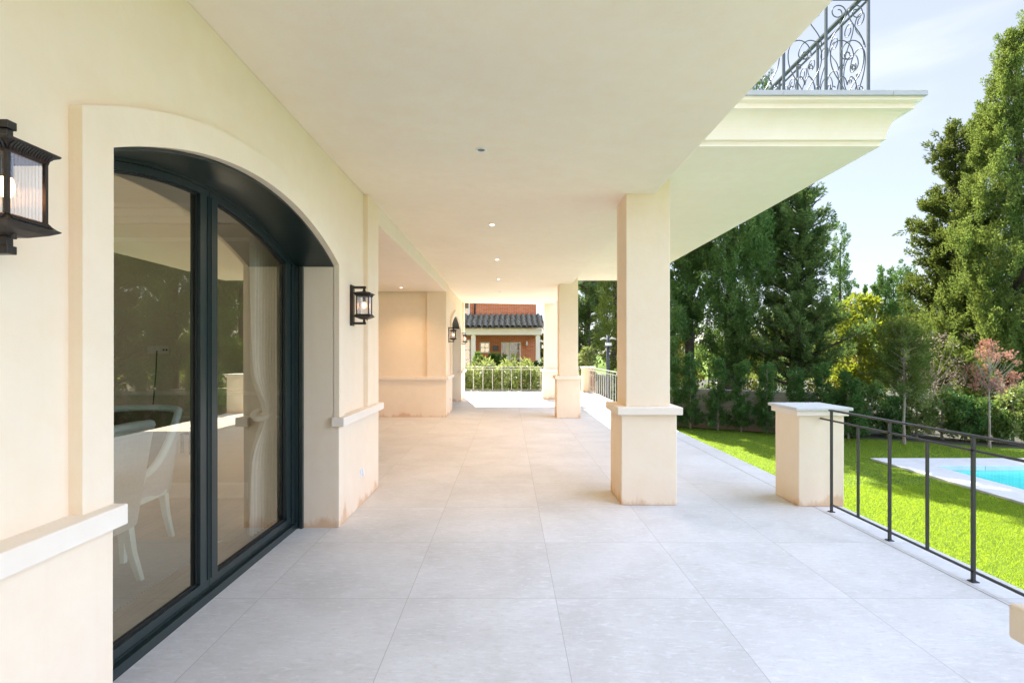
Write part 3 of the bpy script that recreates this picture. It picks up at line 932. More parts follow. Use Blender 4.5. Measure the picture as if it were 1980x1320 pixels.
# ------------------------------------------------------------------ railings
def bar(mb, p, q, w, h):
    """rectangular bar between two points that share either x or y or only differ in z"""
    x0, x1 = sorted((p[0], q[0])); y0, y1 = sorted((p[1], q[1])); z0, z1 = sorted((p[2], q[2]))
    if z1 - z0 > 1e-6: mb.box(x0 - w / 2, x0 + w / 2, y0 - h / 2, y0 + h / 2, z0, z1)
    elif x1 - x0 > y1 - y0: mb.box(x0, x1, y0 - w / 2, y0 + w / 2, z0 - h / 2, z0 + h / 2)
    else: mb.box(x0 - w / 2, x0 + w / 2, y0, y1, z0 - h / 2, z0 + h / 2)
def railing(label, mat, a, c, start, into=0.0, phase=0):
    """straight railing from a to c (axis-aligned, z=0); start = offset of the first post"""
    along_y = abs(a[0] - c[0]) < 1e-6
    L = abs((c[1] - a[1]) if along_y else (c[0] - a[0]))
    sg = 1 if ((c[1] - a[1]) if along_y else (c[0] - a[0])) > 0 else -1
    t = thing('railing', label, 'railing', (a[0], a[1], 0))
    def P(u, z): return (0, sg * u, z) if along_y else (sg * u, 0, z)
    b = MB(); bar(b, P(start - 0.02, 0.925), P(L, 0.925), 0.036, 0.014); b.build('top_rail', mat, t, 0.002)
    b = MB(); bar(b, P(-into, 0.832), P(L, 0.832), 0.018, 0.014); b.build('middle_rail', mat, t, 0.002)
    b = MB(); bar(b, P(start, 0.066), P(L, 0.066), 0.018, 0.014); b.build('bottom_rail', mat, t, 0.002)
    u = start; k = phase
    while u < L:
        b = MB()
        if k % 2 == 0:
            bar(b, P(u, 0.004), P(u, 0.918), 0.018, 0.018)
            q = P(u, 0); b.box(q[0] - 0.022, q[0] + 0.022, q[1] - 0.022, q[1] + 0.022, 0.0, 0.006)
            b.build('post', mat, t)
        else:
            bar(b, P(u, 0.073), P(u, 0.825), 0.016, 0.016); b.build('baluster', mat, t)
        u += 0.36; k += 1
    return t
railing('dark iron railing running from the low white-capped pillar towards the camera', M['iron'], (2.95, 4.887), (2.95, -2.0), 0.165, 0.0)
far_rail = railing('pale iron railing across the sunny far end of the terrace in front of shrubs', M['rail_pale'], (2.74, 19.5), (-7.0, 19.5), 0.10)
side_rail = railing('pale iron railing along the terrace side, running from the far corner pillar', M['rail_pale'], (2.95, 19.05), (2.95, 12.9), 0.14)

def spiral(cx, cy, r0, r1, a0, turns, n=26):
    return [(cx + (r0 + (r1 - r0) * i / n) * math.cos(a0 + turns * 2 * math.pi * i / n),
             cy + (r0 + (r1 - r0) * i / n) * math.sin(a0 + turns * 2 * math.pi * i / n)) for i in range(n + 1)]
def bez(p0, p1, p2, p3, n=14):
    out = []
    for i in range(n + 1):
        t = i / n; s = 1 - t
        out.append(tuple(s ** 3 * a + 3 * s * s * t * b_ + 3 * s * t * t * c + t ** 3 * d for a, b_, c, d in zip(p0, p1, p2, p3)))
    return out
def scroll_lines(w, h):
    L = []
    for m in (1, -1):
        def X(p): return [(w / 2 + m * (x - w / 2), y) for x, y in p]
        # lyre stem that swells, closes and ends in an inward curl
        L.append(X(bez((0.5 * w, 0), (0.48 * w, 0.18 * h), (0.06 * w, 0.24 * h), (0.08 * w, 0.46 * h)) +
                   bez((0.08 * w, 0.46 * h), (0.10 * w, 0.66 * h), (0.62 * w, 0.64 * h), (0.66 * w, 0.46 * h))[1:] +
                   spiral(0.52 * w, 0.46 * h, 0.14 * w, 0.05 * w, 0, -0.9)[1:]))
        # top scroll
        L.append(X(bez((0.08 * w, 0.56 * h), (0.12 * w, 0.70 * h), (0.46 * w, 0.76 * h), (0.47 * w, 0.88 * h)) +
                   spiral(0.27 * w, 0.88 * h, 0.20 * w, 0.07 * w, 0, 1.25)[1:]))
        # foot curls
        L.append(X(bez((0.5 * w, 0.16 * h), (0.44 * w, 0.30 * h), (0.30 * w, 0.24 * h), (0.26 * w, 0.14 * h)) +
                   spiral(0.17 * w, 0.13 * h, 0.09 * w, 0.03 * w, 0, -0.95)[1:]))
        L.append(X(spiral(0.36 * w, 0.335 * h, 0.07 * w, 0.03 * w, 0.5, 1.1)))
    return L
def scroll_run(mb, w, h, org, along_y, z0, r):
    for ln in scroll_lines(w, h):
        pts = [((org[0], org[1] + x, z0 + y) if along_y else (org[0] + x, org[1], z0 + y)) for x, y in ln]
        mb.tube(pts, r, 5, cap=False)

bz0, bz1 = 3.545, 4.385
brail = thing('balcony_railing', 'wrought iron balcony railing with curling scrolls above the moulded cornice', 'railing', (3.0, 4.31, 3.502))
OL = Vector(brail.location)
def bpart(mb, name, mat=M['iron_green']):
    mb.v = [tuple(Vector(p) - OL) for p in mb.v]
    return mb.build(name, mat, brail, fix=False)
b = MB(); b.box(0.2, 3.02, 4.29, 4.33, 4.455, 4.472); b.box(2.98, 3.02, 4.33, 12.1, 4.455, 4.472); bpart(b, 'handrail')
b = MB(); b.box(0.2, 3.0, 4.303, 4.317, 4.385, 4.399); b.box(2.993, 3.007, 4.317, 12.1, 4.385, 4.399); bpart(b, 'upper_rail')
b = MB(); b.box(0.2, 3.0, 4.303, 4.317, 3.531, 3.545); b.box(2.993, 3.007, 4.317, 12.1, 3.531, 3.545); bpart(b, 'lower_rail')
pw = 0.353
for i in range(8):
    x1 = 3.0 - pw * i
    b = MB(); b.box(x1 - 0.009, x1 + 0.009, 4.301, 4.319, 3.502, 4.455); bpart(b, 'post')
    if i < 7:
        b = MB(); scroll_run(b, pw - 0.02, bz1 - bz0, (x1 - pw + 0.01, 4.31), False, bz0, 0.0047); bpart(b, 'scroll_panel')
for i in range(1, 22):
    y1_ = 4.31 + pw * i
    b = MB(); b.box(2.991, 3.009, y1_ - 0.009, y1_ + 0.009, 3.502, 4.455); bpart(b, 'post')
for i in range(21):
    b = MB(); scroll_run(b, pw - 0.02, bz1 - bz0, (3.0, 4.31 + pw * i + 0.01), True, bz0, 0.0047); bpart(b, 'scroll_panel')

# rust-brown scroll panel fixed to the far side railing
b = MB()
for i in range(3):
    scroll_run(b, 0.34, 0.75, (0.03, -0.52 - 0.36 * i), True, 0.075, 0.012)
rp = b.build('scroll_panel', M['brown_wood'], side_rail, fix=False)

# ------------------------------------------------------------------ things inside the dining room
def chair(loc, rot, label):
    t = thing('dining_chair', label, 'chair', loc, 'dining chairs behind the glass door')
    t.rotation_euler = (0, 0, rot)
    # local: faces +Y, back at -Y; width along X
    def shell(u, v, off):
        # flat back, square corners, then sides that run forward while their top edge sweeps down
        sg = 1 if u >= 0 else -1
        q = abs(u)
        tp = 0.86 + 0.14 * v
        if q < 0.5:
            k = q / 0.5
            x = sg * 0.27 * k * tp; y = -0.285 + 0.03 * k ** 4; top = 0.985 + 0.012 * (1 - k * k)
            n = Vector((sg * k ** 6 * 0.7, -1, 0)).normalized()
        else:
            k = (q - 0.5) / 0.5
            x = sg * (0.27 + 0.012 * math.sin(math.pi * k)) * tp; y = -0.255 + 0.37 * k; top = 0.985 - 0.43 * (1 - (1 - k) ** 1.7)
            n = Vector((sg, -0.7 * max(0, 1 - 6 * k), 0)).normalized()
        y -= 0.085 * v * (1 - 0.5 * max(0, q - 0.5) / 0.5)
        z = 0.36 + (top - 0.36) * v
        return Vector((x, y, z)) + n * off
    nu, nv = 40, 12
    def sheet(mb, off, v0=0.0, v1=1.0, um=1.0):
        vs = [shell(-um + 2 * um * i / nu, v0 + (v1 - v0) * j / nv, off) for j in range(nv + 1) for i in range(nu + 1)]
        mb.add(vs, [(j * (nu + 1) + i, j * (nu + 1) + i + 1, (j + 1) * (nu + 1) + i + 1, (j + 1) * (nu + 1) + i) for j in range(nv) for i in range(nu)], True)
    b = MB(); sheet(b, 0.02); b.build('backrest', M['chair_cloth'], t, fix=False)
    b = MB(); sheet(b, -0.025, 0.12, 0.97, 0.98); b.build('inner_back', M['chair_brown'], t, fix=False)
    b = MB()
    edge = [shell(-1, v / 8, 0.0) for v in range(9)] + [shell(-1 + 2 * i / 60, 1.0, 0.0) for i in range(61)] + [shell(1, 1 - v / 8, 0.0) for v in range(9)]
    b.tube(edge, 0.027, 8); b.build('edge_trim', M['mint'], t)
    b = MB(); b.prism([(-0.25, -0.20), (-0.18, -0.26), (0.18, -0.26), (0.25, -0.20), (0.27, 0.24), (-0.27, 0.24)], 2, 0.40, 0.49); b.build('seat', M['chair_cloth'], t, 0.03)
    b = MB(); b.prism([(-0.26, -0.21), (-0.18, -0.27), (0.18, -0.27), (0.26, -0.21), (0.275, 0.245), (-0.275, 0.245)], 2, 0.355, 0.40); b.build('seat_rail', M['mint'], t, 0.006)
    for sx in (-1, 1):
        for (y, dy) in ((-0.22, -0.07), (0.20, 0.02)):
            b = MB(); vs = []
            for (z, h, k) in ((0.36, 0.024, 0), (0.18, 0.020, 0.35), (0.0, 0.015, 1.0)):
                cx, cy = sx * (0.225 + 0.02 * k), y + dy * k
                vs += [(cx - h, cy - h, z), (cx + h, cy - h, z), (cx + h, cy + h, z), (cx - h, cy + h, z)]
            b.add(vs, [(4 * j + i, 4 * j + (i + 1) % 4, 4 * j + 4 + (i + 1) % 4, 4 * j + 4 + i) for j in range(2) for i in range(4)] + [(0, 1, 2, 3), (8, 9, 10, 11)])
            b.build('leg', M['mint'], t)
    return t
chair((-2.62, 3.03, 0.014), R(90), 'pale dining chair nearest the glass seen from behind')
chair((-2.88, 3.76, 0.014), R(180), 'pale dining chair with a brown inner back, farther into the room')

b = MB(); b.box(-5.2, -2.2, -1.0, 3.98, 0.005, 0.013)
tag(b.build('rug', M['rug']), 'grey woven rug under the dining chairs', 'rug')

def curtain():
    b = MB(); nu, nz = 70, 60; vs = []
    for j in range(nz + 1):
        z = 0.02 + 2.55 * j / nz
        # gathered at the tie
        pinch = 1 - 0.62 * math.exp(-((z - 0.95) / 0.22) ** 2) - (0.10 if z > 0.95 else 0.0)
        for i in range(nu + 1):
            u = i / nu - 0.5
            wv = math.sin(i * 2 * math.pi / 8.5 + 0.6 * math.sin(z * 2))
            vs.append((-2.02 + 0.03 * wv + 0.05 * (1 - pinch) , 4.26 + u * 0.46 * pinch + 0.03 * (1 - pinch), z))
    b.add(vs, [(j * (nu + 1) + i, j * (nu + 1) + i + 1, (j + 1) * (nu + 1) + i + 1, (j + 1) * (nu + 1) + i) for j in range(nz) for i in range(nu)], True)
    t = thing('curtain', 'cream curtain tied back beside the glass door', 'curtain', (-2.02, 4.26, 0))
    b.v = [(x + 2.02, y - 4.26, z) for x, y, z in b.v]
    b.build('drape', M['curtain'], t, fix=False)
    b = MB()
    b.tube([(0.075 * math.cos(a), 0.10 * math.sin(a), 0.95 + 0.035 * math.sin(a)) for a in [2 * math.pi * k / 24 for k in range(25)]], 0.02, 8)
    b.build('tie', M['curtain'], t)
curtain()
t = thing('wall_socket', 'socket strip with a plugged black cable on the dining room wall', 'socket', (-3.5, 5.18, 1.44))
b = MB(); b.box(-0.11, 0.11, -0.012, 0, 0, 0.08); b.build('plate', M['room_trim'], t, 0.003)
for dx in (-0.07, 0.0, 0.055, 0.085):
    b = MB(); b.tube([(dx, -0.012, 0.04), (dx, -0.016, 0.04)], 0.022 if dx < 0.01 else 0.009, 12); b.build('outlet', M['gasket'] if dx > 0.01 else M['white_paint'], t)
b = MB(); b.tube([(0.0, -0.03, 0.03), (-0.01, -0.03, -0.2), (-0.04, -0.04, -0.6), (-0.09, -0.04, -0.95), (-0.10, -0.03, -1.40)], 0.006, 6)
b.build('cable', M['cable'], t)

# ------------------------------------------------------------------ neighbour's brick house
nb = thing('brick_house', "neighbour's red brick house with a dark tiled porch roof beyond the terrace", 'house', (0, 33.5, LAWN))
NL = Vector(nb.location)
def npart(mb, name, mat, parent=None, bevel=0.0, fix=True):
    mb.v = [tuple(Vector(p) - NL) for p in mb.v]
    return mb.build(name, mat, parent or nb, bevel, fix)
b = MB(); b.box(-9.0, 1.80, 33.5, 41, LAWN, 9.0); npart(b, 'wall', M['brick'])
b = MB(); b.box(-2.75, 2.0, 30.85, 31.25, 2.52, 2.90); b.box(1.65, 2.0, 31.25, 33.5, 2.52, 2.90); b.box(-2.75, -2.4, 31.25, 33.5, 2.52, 2.90)
npart(b, 'porch_beam', M['house_trim'], bevel=0.01)
for x in (-2.10, 1.77):
    b = MB(); b.box(x - 0.13, x + 0.13, 30.92, 31.18, LAWN, 2.52); npart(b, 'porch_column', M['house_trim'], bevel=0.01)
def tile_roof():
    b = MB(); xs0, xs1 = -3.2, 2.15; pitch = 0.335; rows = 6
    nx = int((xs1 - xs0) / pitch) * 10
    zA, zB = 2.93, 3.88; yA, yB = 30.55, 33.5
    vs = []; nr = 0
    for rI in range(rows):
        for e in (0, 1):
            f = (rI + e) / rows
            y = yA + (yB - yA) * f; z = zA + (zB - zA) * f + (0.035 if e == 0 else 0.0)
            for i in range(nx + 1):
                x = xs0 + (xs1 - xs0) * i / nx
                ph = ((x - xs0) / pitch + 0.04 * (rI % 3)) % 1.0
                wv = math.sqrt(max(0, 1 - ((ph - 0.36) / 0.36) ** 2)) * 0.13 if ph < 0.72 else -0.01
                vs.append((x, y, z + wv))
            nr += 1
    W = nx + 1
    b.add(vs, [(j * W + i, j * W + i + 1, (j + 1) * W + i + 1, (j + 1) * W + i) for j in range(nr - 1) for i in range(nx)])
    rf = npart(b, 'porch_roof', M['roof_tile'], fix=False)
    b = MB(); b.add([(xs0, yA + 0.1, zA - 0.02), (xs1, yA + 0.1, zA - 0.02), (xs1, yB, zB - 0.05), (xs0, yB, zB - 0.05)], ((0, 1, 2, 3),))
    npart(b, 'roof_underside', M['house_trim'], rf, fix=False)
tile_roof()
def nwin(x0, x1, z0, z1, nx, nz, name='window', y=33.5):
    f = MB(); w = 0.07
    f.box(x0, x1, y - 0.06, y, z0, z0 + w); f.box(x0, x1, y - 0.06, y, z1 - w, z1)
    f.box(x0, x0 + w, y - 0.06, y, z0 + w, z1 - w); f.box(x1 - w, x1, y - 0.06, y, z0 + w, z1 - w)
    for i in range(1, nx):
        x = x0 + (x1 - x0) * i / nx; f.box(x - 0.02, x + 0.02, y - 0.05, y - 0.01, z0 + w, z1 - w)
    for i in range(1, nz):
        z = z0 + (z1 - z0) * i / nz; f.box(x0 + w, x1 - w, y - 0.05, y - 0.01, z - 0.02, z + 0.02)
    fr = npart(f, name, M['white_paint'])
    p = MB(); p.quad((x0 + w, y - 0.012, z0 + w), (x1 - w, y - 0.012, z0 + w), (x1 - w, y - 0.012, z1 - w), (x0 + w, y - 0.012, z1 - w))
    npart(p, 'pane', M['window_glass'], fr, fix=False)
    return fr
nwin(-1.84, -1.20, 1.44, 2.14, 2, 2)
nwin(-3.3, -2.45, -0.3, 2.3, 2, 4)
nwin(-3.25, -2.50, 3.85, 5.2, 2, 3)
nwin(0.08, 0.80, LAWN + 0.1, 2.14, 2, 5, 'door')
nwin(-0.46, 0.02, LAWN + 0.1, 2.14, 1, 2, 'door')
b = MB(); b.box(-0.14, 0.06, 33.36, 33.43, LAWN + 0.1, 2.12); npart(b, 'shutter', M['house_trim'])
b = MB(); b.box(-1.02, -0.66, 33.32, 33.5, 1.58, 1.92); npart(b, 'letter_box', M['lamp_grey'], bevel=0.01)
b = MB(); b.box(1.13, 1.25, 33.38, 33.5, 1.92, 2.2); npart(b, 'wall_lamp', M['white_paint'], bevel=0.02)
b = MB(); b.tube([(-2.17, 33.44, 3.7), (-2.17, 33.44, 9.0)], 0.05, 8); npart(b, 'drainpipe', M['lamp_grey'])

# ------------------------------------------------------------------ garden wall and lamp post
b = MB()
wall_line = [(4.25, 25.0), (4.25, 14.85), (7.75, 12.95)]
for (p, q) in zip(wall_line[:-1], wall_line[1:]):
    d = Vector((q[0] - p[0], q[1] - p[1], 0)).normalized(); nrm = Vector((-d.y, d.x, 0)) * 0.1
    P, Q = Vector((*p, 0)), Vector((*q, 0))
    c = [P - nrm, Q - nrm, Q + nrm, P + nrm]
    b.prism([(v.x, v.y) for v in c], 2, LAWN - 0.1, 0.455)
tag(b.build('garden_wall', M['garden_wall'], bevel=0.01), 'low grey rendered block wall behind the young conifers', 'wall')

t = thing('lamp_post', 'dark slim lamp post with small white spotlights behind the far side railing', 'lamp post', (3.27, 17.0, LAWN))
b = MB(); b.tube([(0, 0, 0), (0, 0, 2.62)], 0.052, 14); b.box(-0.1, 0.1, -0.1, 0.1, 0, 0.02); b.build('pole', M['lamp_grey'], t)
for sx in (-1, 1):
    b = MB(); b.tube([(sx * 0.04, -0.02, 2.50), (sx * 0.12, -0.05, 2.53), (sx * 0.26, -0.10, 2.49)], [0.02, 0.032, 0.028], 10); b.build('spotlight', M['rail_pale'], t)
b = MB(); b.box(-0.1, 0.1, -0.13, -0.05, 2.28, 2.38); b.build('sensor_box', M['white_paint'], t, 0.01)
b = MB(); b.box(-0.12, 0.12, -0.14, 0.05, 2.25, 2.28); b.build('bracket', M['lamp_grey'], t)

# ------------------------------------------------------------------ trees and shrubs
def unit(v): return v / np.maximum(np.linalg.norm(v, axis=1, keepdims=True), 1e-9)
def leaf_quads(P, D, L, W, rng):
    n = len(P)
    D = unit(D)
    A = unit(np.cross(D, rng.normal(size=(n, 3))))
    S = A * (W * 0.5)[:, None]
    B = np.cross(D, A)
    mid = P + D * (L * 0.45)[:, None] + B * (L * 0.08)[:, None]
    return np.stack((P, mid + S, P + D * L[:, None], mid - S), 1).reshape(-1, 3)
def plumes(C, A, Ln, Rd, per, ll, lw, rng, spread=0.55):
    """foliage sprays: for each plume (centre, axis, length, radius) a bunch of small leaf faces"""
    n = len(C)
    A = unit(A)
    Ai = np.repeat(A, per, 0); Ci = np.repeat(C, per, 0); Li = np.repeat(Ln, per); Ri = np.repeat(Rd, per)
    t = rng.uniform(0, 1, n * per) ** 0.85
    rad = unit(np.cross(Ai, rng.normal(size=(n * per, 3))))
    prof = np.sin(np.pi * np.clip(t * 0.85 + 0.12, 0, 1))
    P = Ci + Ai * (t * Li)[:, None] + rad * (Ri * prof * np.sqrt(rng.uniform(0.05, 1, n * per)))[:, None]
    D = Ai * 0.8 + rad * spread + rng.normal(0, 0.28, (n * per, 3))
    return leaf_quads(P, D, ll * rng.uniform(0.6, 1.3, n * per), lw * rng.uniform(0.7, 1.3, n * per), rng)

def trunk_mesh(h, r0, r1, rng, limbs=(), lean=0.0):
    b = MB(); n = 9
    pts = []; rs = []
    for i in range(n + 1):
        f = i / n
        pts.append((lean * f * f + rng.normal(0, r0 * 0.18) * (0 if i == 0 else 1), rng.normal(0, r0 * 0.18) * (0 if i == 0 else 1), h * f))
        rs.append(r0 + (r1 - r0) * f)
    rs[0] *= 1.35
    b.tube(pts, rs, 10)
    for (z, ang, ln, rise, r) in limbs:
        k = min(int(z / h * n), n - 1); p = Vector(pts[k]); p.z = z
        d = Vector((math.cos(ang), math.sin(ang), rise)).normalized()
        q = [p + d * (ln * s) + Vector((0, 0, 0.12 * ln * s * s)) + Vector(rng.normal(0, 0.02 * ln, 3)) * s for s in (0, 0.25, 0.5, 0.75, 1.0)]
        b.tube(q, [r, r * 0.8, r * 0.6, r * 0.42, r * 0.22], 6)
    return b

def tree(name, label, cat, loc, crown_verts, trunk, mat, bark, group=None, crown='crown', stem='trunk'):
    t = thing(name, label, cat, loc, group)
    trunk.build(stem, bark, t, fix=False)
    np_mesh(crown, crown_verts, 4, mat, t)
    return t

def col_crown(rng, h, base, rfun, npl, per, ll, lw, plen=(0.45, 0.95), prad=(0.10, 0.2), inner=0.45, tilt=0.28, lump=0, lr=0.22):
    """dense columnar conifer made of upright plumes"""
    hh = rng.uniform(base, h, npl * 3)
    r = rfun((hh - base) / (h - base))
    keep = rng.uniform(0, 1, len(hh)) < (r / r.max()) ** 1.0
    hh = hh[keep][:npl]; r = r[keep][:npl]; n = len(hh)
    a = rng.uniform(0, 2 * np.pi, n)
    rr = r * np.sqrt(rng.uniform(inner ** 2, 1.0, n)) * (1 + 0.13 * np.sin(a * 3 + hh * 2.1) + 0.07 * rng.normal(size=n))
    C = np.column_stack((np.cos(a) * rr, np.sin(a) * rr, hh))
    A = np.column_stack((np.cos(a) * tilt, np.sin(a) * tilt, np.ones(n))) + rng.normal(0, 0.16, (n, 3))
    if lump:       # gather the sprays into tufts with darker gaps between them
        k = rng.integers(0, n // lump, n)
        C = C[k] + rng.normal(0, lr, (n, 3)) * np.array((1, 1, 1.5)); A = A[k] + rng.normal(0, 0.18, (n, 3)); r = r[k]
    L = rng.uniform(*plen, n) * np.clip(0.55 + 0.5 * r / r.max(), 0.4, 1)
    C[:, 2] -= L * 0.4
    return plumes(C, A, L, rng.uniform(*prad, n), per, ll, lw, rng)
def cyp_profile(x): return (np.clip(x, 0, 1) * 6 + 0.45).clip(0, 1) * np.sqrt(np.clip(1.0 - x, 0, 1)) ** 0.9 + 0.04

def loose_crown(rng, h, base, R0, nb, per, ll, lw, droop=0.0, up=0.35, shape=None, asym=None, ps=1.0):
    """open conifer: sprays set along separate limbs, so gaps show between them"""
    Cs, As, limbs = [], [], []
    for k in range(nb):
        f = (k + rng.uniform(0, 1)) / nb
        z = base + (h - base) * f
        ang = rng.uniform(0, 2 * np.pi)
        Rz = R0 * (shape(f) if shape else (1.0 - 0.75 * f) * (0.75 + 0.25 * math.sin(f * 9)))
        ln = Rz * rng.uniform(0.5, 1.15)
        if asym: ln *= 1 + asym[1] * math.cos(ang - asym[0])
        rise = up * rng.uniform(0.3, 1.6)
        d = np.array((math.cos(ang), math.sin(ang), rise)); d /= np.linalg.norm(d)
        limbs.append((z, ang, ln * 0.9, rise, 0.022 + 0.02 * ln))
        m = max(3, int(ln * 7 / ps))
        for s in np.linspace(0.28, 1.0, m):
            c = np.array((0, 0, z)) + d * ln * s + rng.normal(0, 0.07 * ps, 3) * (0.5 + ln * 0.5)
            c[2] += 0.12 * ln * s * s - droop * s * s
            Cs.append(c); As.append(d * 0.8 + np.array((0, 0, 0.55)) + rng.normal(0, 0.35, 3))
    C = np.array(Cs); A = np.array(As); n = len(C)
    return plumes(C, A, ps * rng.uniform(0.22, 0.5, n), ps * rng.uniform(0.07, 0.15, n), per, ll, lw, rng, 0.7), limbs

def blob_crown(rng, centres, radii, per, ll, lw, hollow=0.45):
    n = len(centres)
    C = np.repeat(np.asarray(centres, float), per, 0); r = np.repeat(np.asarray(radii, float), per)
    d = unit(rng.normal(size=(n * per, 3)))
    P = C + d * (r * rng.uniform(hollow, 1.0, n * per) ** 0.7)[:, None]
    D = d * 0.7 + rng.normal(0, 0.5, (n * per, 3)) + np.array((0, 0, 0.25))
    return leaf_quads(P, D, ll * rng.uniform(0.6, 1.3, n * per), lw * rng.uniform(0.7, 1.3, n * per), rng)

def px(x, y_depth): return (x - 983.0) * y_depth / 1000.0
def pz(y, y_depth): return CAMH - (y - 682.0) * y_depth / 1000.0

rg = np.random.default_rng(11)
G = LAWN
# -- tall cypresses behind the wall, middle of the picture
Y = 17.0
tr = trunk_mesh(12.6, 0.17, 0.04, rg, [(z, rg.uniform(0, 6.28), 0.9, 0.9, 0.03) for z in np.linspace(2.4, 10, 14)])
cv, lb = loose_crown(rg, 13.2, 2.0, 1.25, 190, 52, 0.10, 0.034, up=0.9, ps=0.8, shape=lambda f: 1.0 - 0.5 * f)
tree('cypress_tree', 'thin dark cypress with a bare trunk, just right of the near porch column', 'tree', (px(1333, Y), Y, G), cv, tr, M['cypress'], M['bark'])
Y = 16.6
cv = col_crown(rg, 13.5, 0.8, lambda x: 0.85 * (np.clip(x * 3 + 0.5, 0, 1)) * np.sqrt(np.clip(1.02 - x ** 2.6, 0, 1)), 1100, 52, 0.11, 0.04, plen=(0.3, 0.65), prad=(0.07, 0.14), lump=7, lr=0.13)
tree('cypress_tree', 'tall cypress mostly hidden behind the near porch column', 'tree', (px(1276, Y), Y, G), cv, trunk_mesh(12, 0.18, 0.04, rg), M['cypress'], M['bark'])
Y = 16.4
tr = trunk_mesh(12.5, 0.2, 0.04, rg)
cv = col_crown(rg, 14.0, 1.5, lambda x: 1.22 * (np.clip(x * 2.2 + 0.30, 0, 1)) * np.sqrt(np.clip(1.02 - x ** 2.2, 0, 1)), 3800, 48, 0.085, 0.028, plen=(0.3, 0.6), prad=(0.06, 0.12), inner=0.2, lump=7, lr=0.12)
tree('cypress_tree', 'dense dark column of cypress, left of the tall loose conifer', 'tree', (px(1412, Y), Y, G), cv, tr, M['cypress'], M['bark'])
Y = 16.0
cv, lb = loose_crown(rg, 7.35, 1.0, 1.75, 230, 50, 0.095, 0.032, up=0.5, ps=0.75,
                     shape=lambda f: (0.80 + 0.2 * math.sin(f * 12)) * (1.05 - 0.55 * f))
tr = trunk_mesh(7.0, 0.20, 0.05, rg, lb, lean=0.3)
tree('conifer_tree', 'tall loose dark conifer with spiky outline and bare lower trunk behind the low pillar', 'tree', (px(1535, Y), Y, G), cv, tr, M['conifer'], M['bark'])
# -- far slim cypress and the distant cluster
def slim(label, x, ytop, Y, hw, group=None, n=170, mat='cypress'):
    h = pz(ytop, Y) - G
    w = hw * Y / 1000.0
    cv = col_crown(rg, h, h * 0.08, lambda q: w * (np.clip(q * 5 + 0.5, 0, 1)) * np.sqrt(np.clip(1.01 - q ** 1.7, 0, 1)), n, 70, 0.0062 * Y ** 0.9, 0.0021 * Y ** 0.9, plen=(0.06 * h, 0.13 * h), prad=(w * 0.16, w * 0.3))
    tr = trunk_mesh(h * 0.9, 0.12, 0.03, rg)
    return tree('cypress_tree', label, 'tree', (px(x, Y), Y, G), cv, tr, M[mat], M['bark'], group)
slim('slim straight cypress rising behind the right side of the loose conifer', 1624, 437, 27, 15)
for i, (x, yt, Y, hw) in enumerate(((1697, 522, 42, 10), (1712, 512, 43, 11), (1727, 530, 41, 12), (1742, 500, 44, 12), (1760, 515, 42, 13))):
    slim('distant grey-green cypress in the cluster left of the big bright cypress, %s' % ('leftmost', 'second from the left', 'middle one', 'tallest one', 'rightmost')[i], x, yt, Y, hw, 'distant cypress cluster', 110)
for i, (x, yt) in enumerate(((1656, 552), (1672, 545), (1681, 572))):
    slim('tiny distant cypress spire above the yellow-green tree, %s' % ('left one', 'taller middle one', 'small right one')[i], x, yt, 55, 7 if i == 0 else 4, 'tiny distant cypress spires', 60)
# -- bright cypress mass at the right
Y = 15.0
tr = trunk_mesh(9.8, 0.25, 0.05, rg)
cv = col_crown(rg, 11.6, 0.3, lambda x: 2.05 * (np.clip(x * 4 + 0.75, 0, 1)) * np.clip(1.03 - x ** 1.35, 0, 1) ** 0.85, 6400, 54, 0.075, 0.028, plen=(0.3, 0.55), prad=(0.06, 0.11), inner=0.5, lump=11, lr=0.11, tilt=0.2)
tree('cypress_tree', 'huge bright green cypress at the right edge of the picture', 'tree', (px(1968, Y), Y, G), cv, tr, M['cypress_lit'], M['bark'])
Y = 17.0
cv, lb = loose_crown(rg, pz(262, Y) - G, 1.8, 2.1, 220, 48, 0.11, 0.038, up=0.4, ps=0.85, shape=lambda f: (1.08 - 0.80 * f) * (0.8 + 0.2 * math.sin(f * 15)))
tr = trunk_mesh(8.0, 0.2, 0.05, rg, lb)
tree('conifer_tree', 'open branching conifer on the left side of the big bright cypress', 'tree', (px(1850, Y), Y, G), cv, tr, M['conifer_olive'], M['bark'])
# -- magnolia
Y = 18.0
cz0, cz1 = pz(745, Y), pz(585, Y)
cen, rad = [], []
for k in range(46):
    f = rg.uniform(0, 1); a = rg.uniform(0, 6.28)
    rr = 1.15 * math.sin(math.pi * (0.18 + 0.74 * f)) * math.sqrt(rg.uniform(0.1, 1))
    cen.append((math.cos(a) * rr, math.sin(a) * rr, cz0 + (cz1 - cz0) * f - G)); rad.append(rg.uniform(0.22, 0.42))
cv = blob_crown(rg, cen, rad, 110, 0.17, 0.08, 0.3)
lb = [(rg.uniform(0.8, 2.6), rg.uniform(0, 6.28), rg.uniform(0.7, 1.2), rg.uniform(0.5, 1.4), 0.035) for _ in range(14)]
tree('magnolia_tree', 'yellow-green magnolia glowing in the sun between the dark and the bright conifers', 'tree', (px(1662, Y), Y, G), cv, trunk_mesh(3.2, 0.12, 0.03, rg, lb), M['magnolia'], M['bark_grey'])
